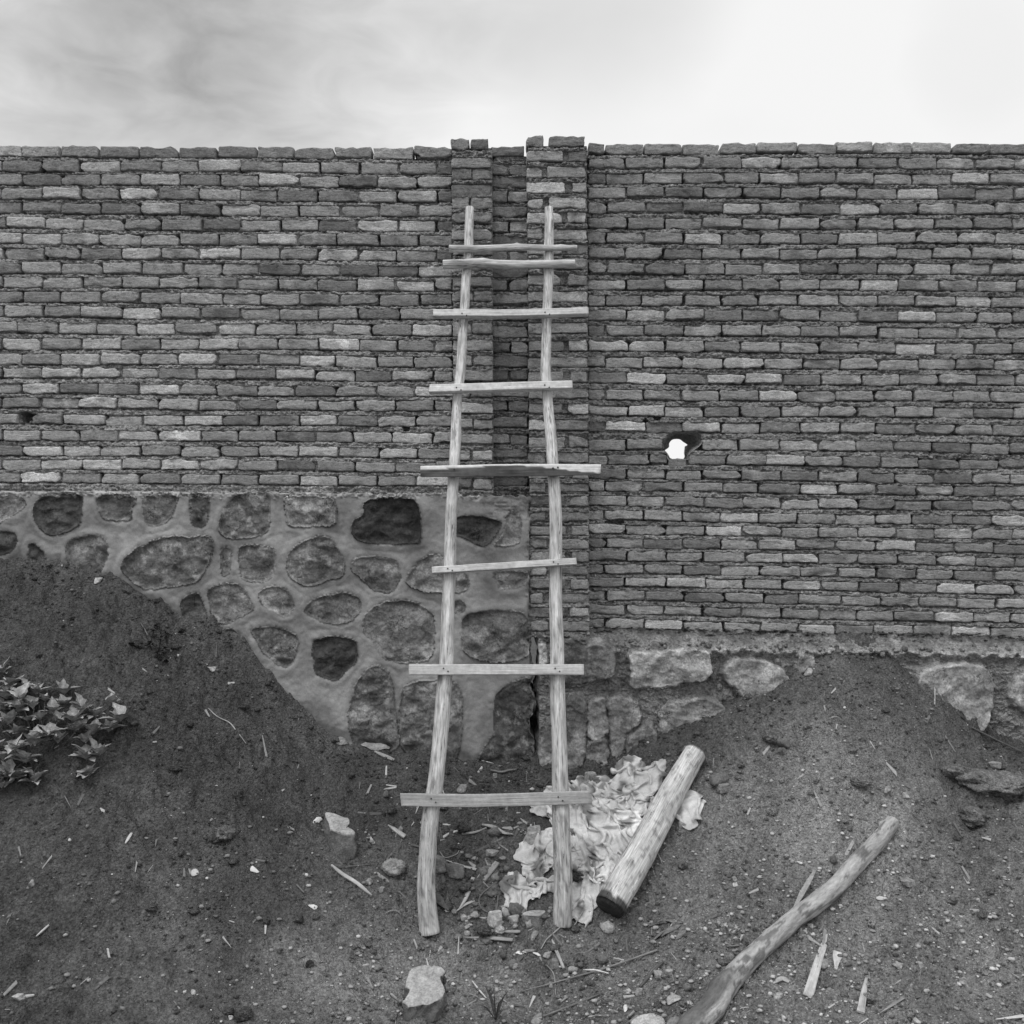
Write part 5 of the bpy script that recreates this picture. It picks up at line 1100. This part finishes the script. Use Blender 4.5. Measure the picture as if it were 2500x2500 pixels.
flake(c_(C10, (610, 905), (650, 895), (682, 915), (650, 938), (615, 930)), .58, 'white crumpled scrap above the torn rag', 'scrap', 'paper_scrap', dome=.014, seed=9)
flake([(880, 1818), (905, 1808), (945, 1822), (950, 1830), (905, 1828)], .26, 'large dry leaf at the foot of the footing left of the ladder', 'dry leaf', 'dry_leaf', mat='leaf', dome=.015, seed=10)
flake([(820, 1802), (835, 1800), (850, 1816), (822, 1818)], .24, 'small dry leaf against the footing at the bottom of the left bank', 'dry leaf', 'dry_leaf', mat='leaf', dome=.01, seed=11)
flake(c_(C12, (1100, 800), (1150, 740), (1240, 690), (1340, 668), (1260, 720), (1170, 765)), .17, 'long dry leaf right of the log end, the front one of the pair', 'dry leaf', 'dry_leaf', mat='leaf', dome=.012, seed=12)
flake(c_(C12, (1065, 690), (1150, 650), (1260, 630), (1350, 660), (1240, 655), (1150, 670)), .15, 'long dry leaf right of the log end, the back one of the pair', 'dry leaf', 'dry_leaf', mat='leaf', dome=.012, seed=13)
flake(c_(C12, (1285, 770), (1330, 715), (1375, 702), (1350, 745), (1310, 778)), .20, 'short pointed dry leaf joined to the long pair', 'dry leaf', 'dry_leaf', mat='leaf', dome=.010, seed=14)
flake(c_(C12, (165, 1395), (215, 1355), (238, 1370), (215, 1449), (150, 1440)), .22, 'broad leaf lying at the bottom edge right of the grass tuft', 'dry leaf', 'dry_leaf', mat='leaf', seed=15)
flake(c_(C10, (790, 1400), (815, 1365), (850, 1355), (855, 1380), (820, 1425), (795, 1432)), .24, 'folded brown leaf below the squared half brick', 'dry leaf', 'dry_leaf', mat='leaf', dome=.014, seed=16)
flake(c_(C12, (1360, 475), (1390, 472), (1382, 487), (1362, 483)), .44, 'tiny pale flake on the bare slope right of the log', 'scrap', 'paper_scrap', seed=17)
flake(c_(C11, (935, 660), (975, 658), (998, 672), (950, 684)), .48, 'pale chip-like flake right of the curved log', 'scrap', 'paper_scrap', seed=18)

# ------------------------------------------------------------------ plants
def leaf_mesh(root, direc, length, width, seed, fold=.35, curl=.5, up=(0, 0, 1), wav=.12):
    d = nrmv(direc); side = nrmv(np.cross(d, up)); nn = np.cross(side, d)
    tl = np.array([0, .08, .2, .35, .5, .65, .8, .92, 1.0]); wl = np.array([.05, .16, .62, 1.0, .86, .60, .34, .14, .0])
    VV = []
    for t, w_ in zip(tl, wl):
        for s in (-1, -.55, 0, .55, 1):
            k = w_ * width / 2 * s * (1 + wav * math.sin(seed + t * 17 + s * 2))
            VV.append(np.asarray(root) + d * length * (t - .06 * curl * t * t) + side * k + nn * (abs(s) * w_ * width * .5 * fold + wav * .12 * width * math.sin(t * 13 + s * 3 + seed) * abs(s)) - np.array([0, 0, 1]) * curl * length * .30 * t * t)
    return np.array(VV), grid_faces(len(tl), 5)
def plant(name, label, cat, tips, rngs, leaf_len, tones, stem_tone=.12, stem_r=.0025, nleaf=(4, 7), gather=None, group=None, spread=(.15, .9)):
    q = np.random.default_rng(rngs); LV, LF, LT_, SV_, SF, ST_, SG = [], [], [], [], [], [], []; lo = so = 0
    base = np.mean([t[0] for t in tips], 0)
    for (p, sc) in tips:
        gz = float(H(p[0], p[1])); foot = np.array([p[0] + q.normal(0, .02), p[1] + .03 + q.normal(0, .02), 0]);
        if gather is not None: foot = foot * .5 + np.asarray(gather) * .5
        foot[2] = float(H(foot[0], foot[1])) - .01
        pth = spline([foot, (foot + p) / 2 + q.normal(0, .012, 3), p], 5); v, f, t, g_ = tube(pth, [stem_r * 1.3, stem_r], 7, 0, 1, tone=stem_tone)
        SV_.append(v); SF.append(f + so); ST_.append(t); SG.append(g_); so += len(v)
        a0 = q.uniform(0, 6.28); n_ = q.integers(*nleaf)
        for k in range(n_):
            a_ = a0 + k * 2.4; el = q.uniform(*spread); L_ = leaf_len * sc * q.uniform(.65, 1.15)
            d = (math.cos(a_) * math.cos(el), math.sin(a_) * math.cos(el) - .25, math.sin(el))
            v, f = leaf_mesh(p + q.normal(0, .004, 3), d, L_, L_ * q.uniform(.58, .78), q.uniform(0, 9), q.uniform(.2, .6), q.uniform(.1, .9), wav=.2)
            LV.append(v); LF.append(f + lo); tn_ = q.uniform(*tones); ty = np.full(len(v), tn_); ty.reshape(-1, 5)[:, 2] *= 1.45; LT_.append(ty); lo += len(v)
    r = thing(name, label, cat, (base[0], base[1], float(H(base[0], base[1]))), group)
    part(r, 'foliage', np.vstack(LV), np.vstack(LF), 'leaf', np.concatenate(LT_)); part(r, 'stem', np.vstack(SV_), np.vstack(SF), 'leaf', np.concatenate(ST_))
    return r
TP = [(20, 130, .05, 1), (90, 225, .07, 1.1), (170, 235, .06, .9), (50, 310, .09, 1), (150, 335, .10, 1.1), (270, 285, .06, .8), (470, 280, .07, 1.1), (480, 360, .10, .9), (330, 335, .08, .7), (385, 420, .10, .8), (130, 400, .12, 1),
      (250, 385, .12, .9), (600, 405, .08, 1), (540, 490, .12, 1.1), (815, 375, .05, .9), (885, 480, .06, 1.2), (800, 555, .07, 1), (690, 570, .10, 1), (560, 555, .12, 1), (370, 590, .13, 1), (430, 640, .12, .8), (60, 505, .14, 1.0),
      (130, 575, .12, .8), (110, 700, .14, 1.1), (240, 665, .13, 1.1), (330, 625, .13, .9), (190, 785, .10, 1.1), (60, 890, .10, 1.1), (140, 905, .07, 1), (260, 935, .04, 1), (20, 970, .05, 1), (725, 735, .06, 1.2), (640, 765, .05, 1.2), (655, 880, .02, 1.0), (15, 770, .13, 1), (700, 450, .09, .9), (20, 400, .12, 1), (300, 470, .12, .8), (200, 480, .12, .8), (-60, 300, .1, 1), (-80, 500, .13, 1.1), (-70, 700, .13, 1), (-60, 900, .08, 1), (430, 480, .11, .8), (620, 640, .09, .9)]
tips = [(G(.3313 * x, 1600 + .3313 * y, h_ * .8), s_) for x, y, h_, s_ in TP]
plant('leafy_plant', 'low broad-leaved plant with pointed crinkled leaves at the left edge of the slope', 'plant', tips, 5, .090, (.22, .34), nleaf=(6, 9), gather=G(90, 1830), spread=(.25, 1.15))
tips = [(G(x, y, h_), s_) for x, y, h_, s_ in [(375, 1540, .05, 1), (392, 1560, .06, 1), (405, 1545, .04, .8), (365, 1572, .05, 1), (388, 1590, .05, 1), (345, 1572, .02, .9), (325, 1575, .015, .9), (400, 1585, .04, .9), (385, 1525, .03, .7), (404, 1610, .02, .8)]]
plant('withered_plant', 'withered dark little plant on the left bank below the footing', 'plant', tips, 8, .034, (.028, .05), stem_tone=.03, nleaf=(6, 10), gather=G(395, 1600), spread=(-.6, 1.2))
tips = [(G(x, y, h_), s_) for x, y, h_, s_ in [(1752, 2257, .02, 1), (1770, 2262, .02, .9), (1800, 2270, .02, 1), (1805, 2292, .015, 1.1), (1780, 2280, .012, .8)]]
plant('seedling', 'small pale-leaved seedling left of the curved log', 'plant', tips, 9, .030, (.26, .34), stem_tone=.08, stem_r=.0012, nleaf=(2, 4), gather=G(1785, 2285), group='seedlings by the curved log')
tips = [(G(x, y, h_), s_) for x, y, h_, s_ in [(1680, 2450, .012, 1), (1692, 2458, .012, 1), (1672, 2462, .01, .9)]]
plant('seedling', 'tiny three-leaved seedling near the lower end of the curved log', 'plant', tips, 10, .030, (.28, .34), stem_tone=.08, stem_r=.0012, nleaf=(1, 3), gather=G(1685, 2470), group='seedlings by the curved log')
def grass(label, root_px, blades, seed, tone):
    r0 = G(*root_px); VV, FF, TT, GG = [], [], [], []; o = 0
    for (tx, ty, lean, w_) in blades:
        Y_ = r0[1] - lean; tip = P(tx, ty, Y_); md = (r0 + tip) / 2 + np.array([0, 0, .02])
        v, f, g_ = board([r0, md, tip], w_, .0009, nrmv((.3 * np.sign(tx - root_px[0]), -1, .4)), 0, seed, (.6, 1, .9, .5, .06), nl=14)
        VV.append(v); FF.append(f + o); TT.append(np.full(len(v), tone * (1 + .3 * math.sin(tx)))); o += len(v)
    solo('grass_tuft', np.vstack(VV), np.vstack(FF), 'leaf', np.concatenate(TT), label, 'grass tuft', base=tuple(r0))
grass('small tuft of grass with dark narrow blades at the bottom edge', (1210, 2490), [(1184, 2405, .02, .009), (1204, 2408, .0, .006), (1196, 2425, .03, .007), (1241, 2418, .02, .009), (1160, 2452, .03, .005), (1245, 2466, .0, .006), (1224, 2440, .05, .006), (1172, 2468, .05, .005)], 3, .09)
grass('small dry sprout on top of the right mound', (2062, 1762), [(2020, 1755, .03, .006), (2040, 1728, .01, .005), (2035, 1735, .02, .005)], 4, .26)

# ------------------------------------------------------------------ gravel and crumbs: nobody could count them
RG = np.zeros((300, 700), bool)
for a_ in RAGP:
    i = ((a_[:, 0] + 3.5) * 100).astype(int); j = ((a_[:, 1] - 3) * 100).astype(int)
    for di in (-1, 0, 1):
        for dj in (-1, 0, 1): RG[np.clip(j + dj, 0, 299), np.clip(i + di, 0, 699)] = True
def free(x, y): return ~RG[np.clip(((y - 3) * 100).astype(int), 0, 299), np.clip(((x + 3.5) * 100).astype(int), 0, 699)]
def scatter(name, n_, smin, smax, pw, tonef, seed, dens, nu=7, nv=5, flat=(.5, .9), kind='stuff', mat='gravel', sinkf=.25):
    q = np.random.default_rng(seed); d, f = sphere_dirs(nu, nv)
    K_ = n_ * (60 if n_ < 200 else 6); x = q.uniform(-2.8, 2.8, K_); y = 3.25 + q.uniform(0, 1, K_) * 2.16; w_ = dens(x, y) * free(x, y); k = q.uniform(0, 1, K_) < w_; x, y = x[k][:n_], y[k][:n_]; m = len(x)
    z = H(x, y); size = smin + (smax - smin) * q.uniform(0, 1, m) ** pw
    sc = np.stack([size * q.uniform(.7, 1.4, m), size * q.uniform(.7, 1.2, m), size * q.uniform(*flat, m)], -1) / 2
    a_ = q.uniform(0, 6.28, m); jit = 1 + q.normal(0, .17, (m, len(d)))
    jit[:, :nu] = jit[:, :1]; jit[:, -nu:] = jit[:, -1:]
    V = d[None] * jit[..., None] * sc[:, None, :]; c, s = np.cos(a_)[:, None], np.sin(a_)[:, None]
    V = np.stack([V[..., 0] * c - V[..., 1] * s, V[..., 0] * s + V[..., 1] * c, V[..., 2]], -1)
    V += np.stack([x, y, z + size * sinkf], -1)[:, None, :]
    Fq = (f[None] + (np.arange(m) * len(d))[:, None, None]).reshape(-1, 4)
    T = np.repeat(tonef(q, x, y, m), len(d)); o = mesh(name, V.reshape(-1, 3), Fq, mat, T, flat=False); o['kind'] = kind
    return o
def soilt(x, y): 
    i = np.clip(np.searchsorted(GX, x), 0, len(GX) - 1); j = np.clip(np.searchsorted(GY, y), 0, len(GY) - 1); return tone_soil[j, i]
tone_soil = SOILTONE
def d_gr(x, y):
    return np.clip(.10 + .45 * smooth(-.2, 1.2, x) * smooth(5.3, 4.6, y) + .55 * np.exp(-((x - .35) / .7) ** 2 - ((y - 4.25) / .5) ** 2) + .25 * np.exp(-((x - .1) / .6) ** 2 - ((y - 4.9) / .4) ** 2) + .2 * fbm(x * 3, y * 3, 3, 41), 0, 1)
def d_cl(x, y):
    return np.clip(.30 + .6 * smooth(5.15, 5.36, y) + .5 * smooth(-.1, .4, fbm(x * 2.2 + 3, y * 2.2, 3, 42)) + .3 * np.exp(-((x - .1) / .8) ** 2 - ((y - 4.9) / .4) ** 2), 0, 1)
scatter('gravel', 5200, .005, .024, 3.2, lambda q, x, y, m: np.where(q.uniform(0, 1, m) < .10, q.uniform(.30, .5, m), soilt(x, y) * q.uniform(1.1, 2.4, m)), 51, d_gr, flat=(.45, .8))
scatter('soil_crumbs', 15000, .004, .020, 3.4, lambda q, x, y, m: soilt(x, y) * q.uniform(.7, 1.35, m), 52, d_cl, nu=6, nv=4, mat='soil', flat=(.6, 1.0))
scatter('bright_grit', 900, .004, .012, 3.0, lambda q, x, y, m: q.uniform(.35, .65, m), 53, lambda x, y: np.clip(.35 + .4 * smooth(-1, 1, x), 0, 1), nu=6, nv=4, flat=(.3, .8))
scatter('soil_clods', 520, .014, .050, 2.6, lambda q, x, y, m: soilt(x, y) * q.uniform(.75, 1.25, m), 54, d_cl, nu=12, nv=9, mat='soil', flat=(.5, .9), sinkf=.12)
q_ = lambda x, y: np.clip(1.0 * np.exp(-((x + .02) / .45) ** 2 - ((y - 4.85) / .35) ** 2) + .45 * np.exp(-((x - .5) / .9) ** 2 - ((y - 4.2) / .35) ** 2) + .10, 0, 1)
def litter(n_, seed):
    q = np.random.default_rng(seed); VV, FF, TT = [], [], []; bx = np.array([(a, b, c) for a in (-1, 1) for b in (-1, 1) for c in (-1, 1)], float)
    bf = np.array([(0, 1, 3, 2), (4, 6, 7, 5), (0, 4, 5, 1), (2, 3, 7, 6), (0, 2, 6, 4), (1, 5, 7, 3)]); k = 0
    while k < n_:
        x, y = q.uniform(-2.2, 2.4), q.uniform(3.5, 5.35)
        if q.random() > q_(x, y) or not free(np.array([x]), np.array([y]))[0]: continue
        L_ = q.uniform(.012, .06); w_ = L_ * q.uniform(.06, .3); t_ = min(w_, .006) * q.uniform(.3, .8); v = bx * (L_ / 2, w_ / 2, t_ / 2)
        v[bx[:, 0] > 0, 1] *= q.uniform(.1, .9); a_ = q.uniform(0, 6.28); c, s_ = math.cos(a_), math.sin(a_); e = .02
        gx, gy = float(H(x + e, y) - H(x - e, y)) / (2 * e), float(H(x, y + e) - H(x, y - e)) / (2 * e)
        v = np.stack([v[:, 0] * c - v[:, 1] * s_, v[:, 0] * s_ + v[:, 1] * c, v[:, 2]], -1); v[:, 2] += gx * v[:, 0] + gy * v[:, 1] + (q.normal(0, .25)) * (v[:, 0] * c + v[:, 1] * s_) + float(H(x, y)) + .004
        VV.append(v + (x, y, 0)); FF.append(bf + 8 * k); TT.append(np.full(8, q.choice([q.uniform(.08, .16), q.uniform(.2, .42)]))); k += 1
    o = mesh('wood_litter', np.vstack(VV), np.vstack(FF), 'gravel', np.concatenate(TT), flat=True); o['kind'] = 'stuff'
litter(560, 58)
scatter('rubble', 150, .018, .055, 1.8, lambda q, x, y, m: np.where(q.uniform(0, 1, m) < .5, q.uniform(.09, .15, m), q.uniform(.18, .36, m)), 60, lambda x, y: np.clip(1.1 * np.exp(-((x + .06) / .20) ** 2 - ((y - 4.72) / .16) ** 2) + .05 * np.exp(-((x - .4) / .9) ** 2 - ((y - 4.5) / .5) ** 2), 0, 1), nu=10, nv=7, mat='rock', flat=(.5, 1.0), sinkf=.22)
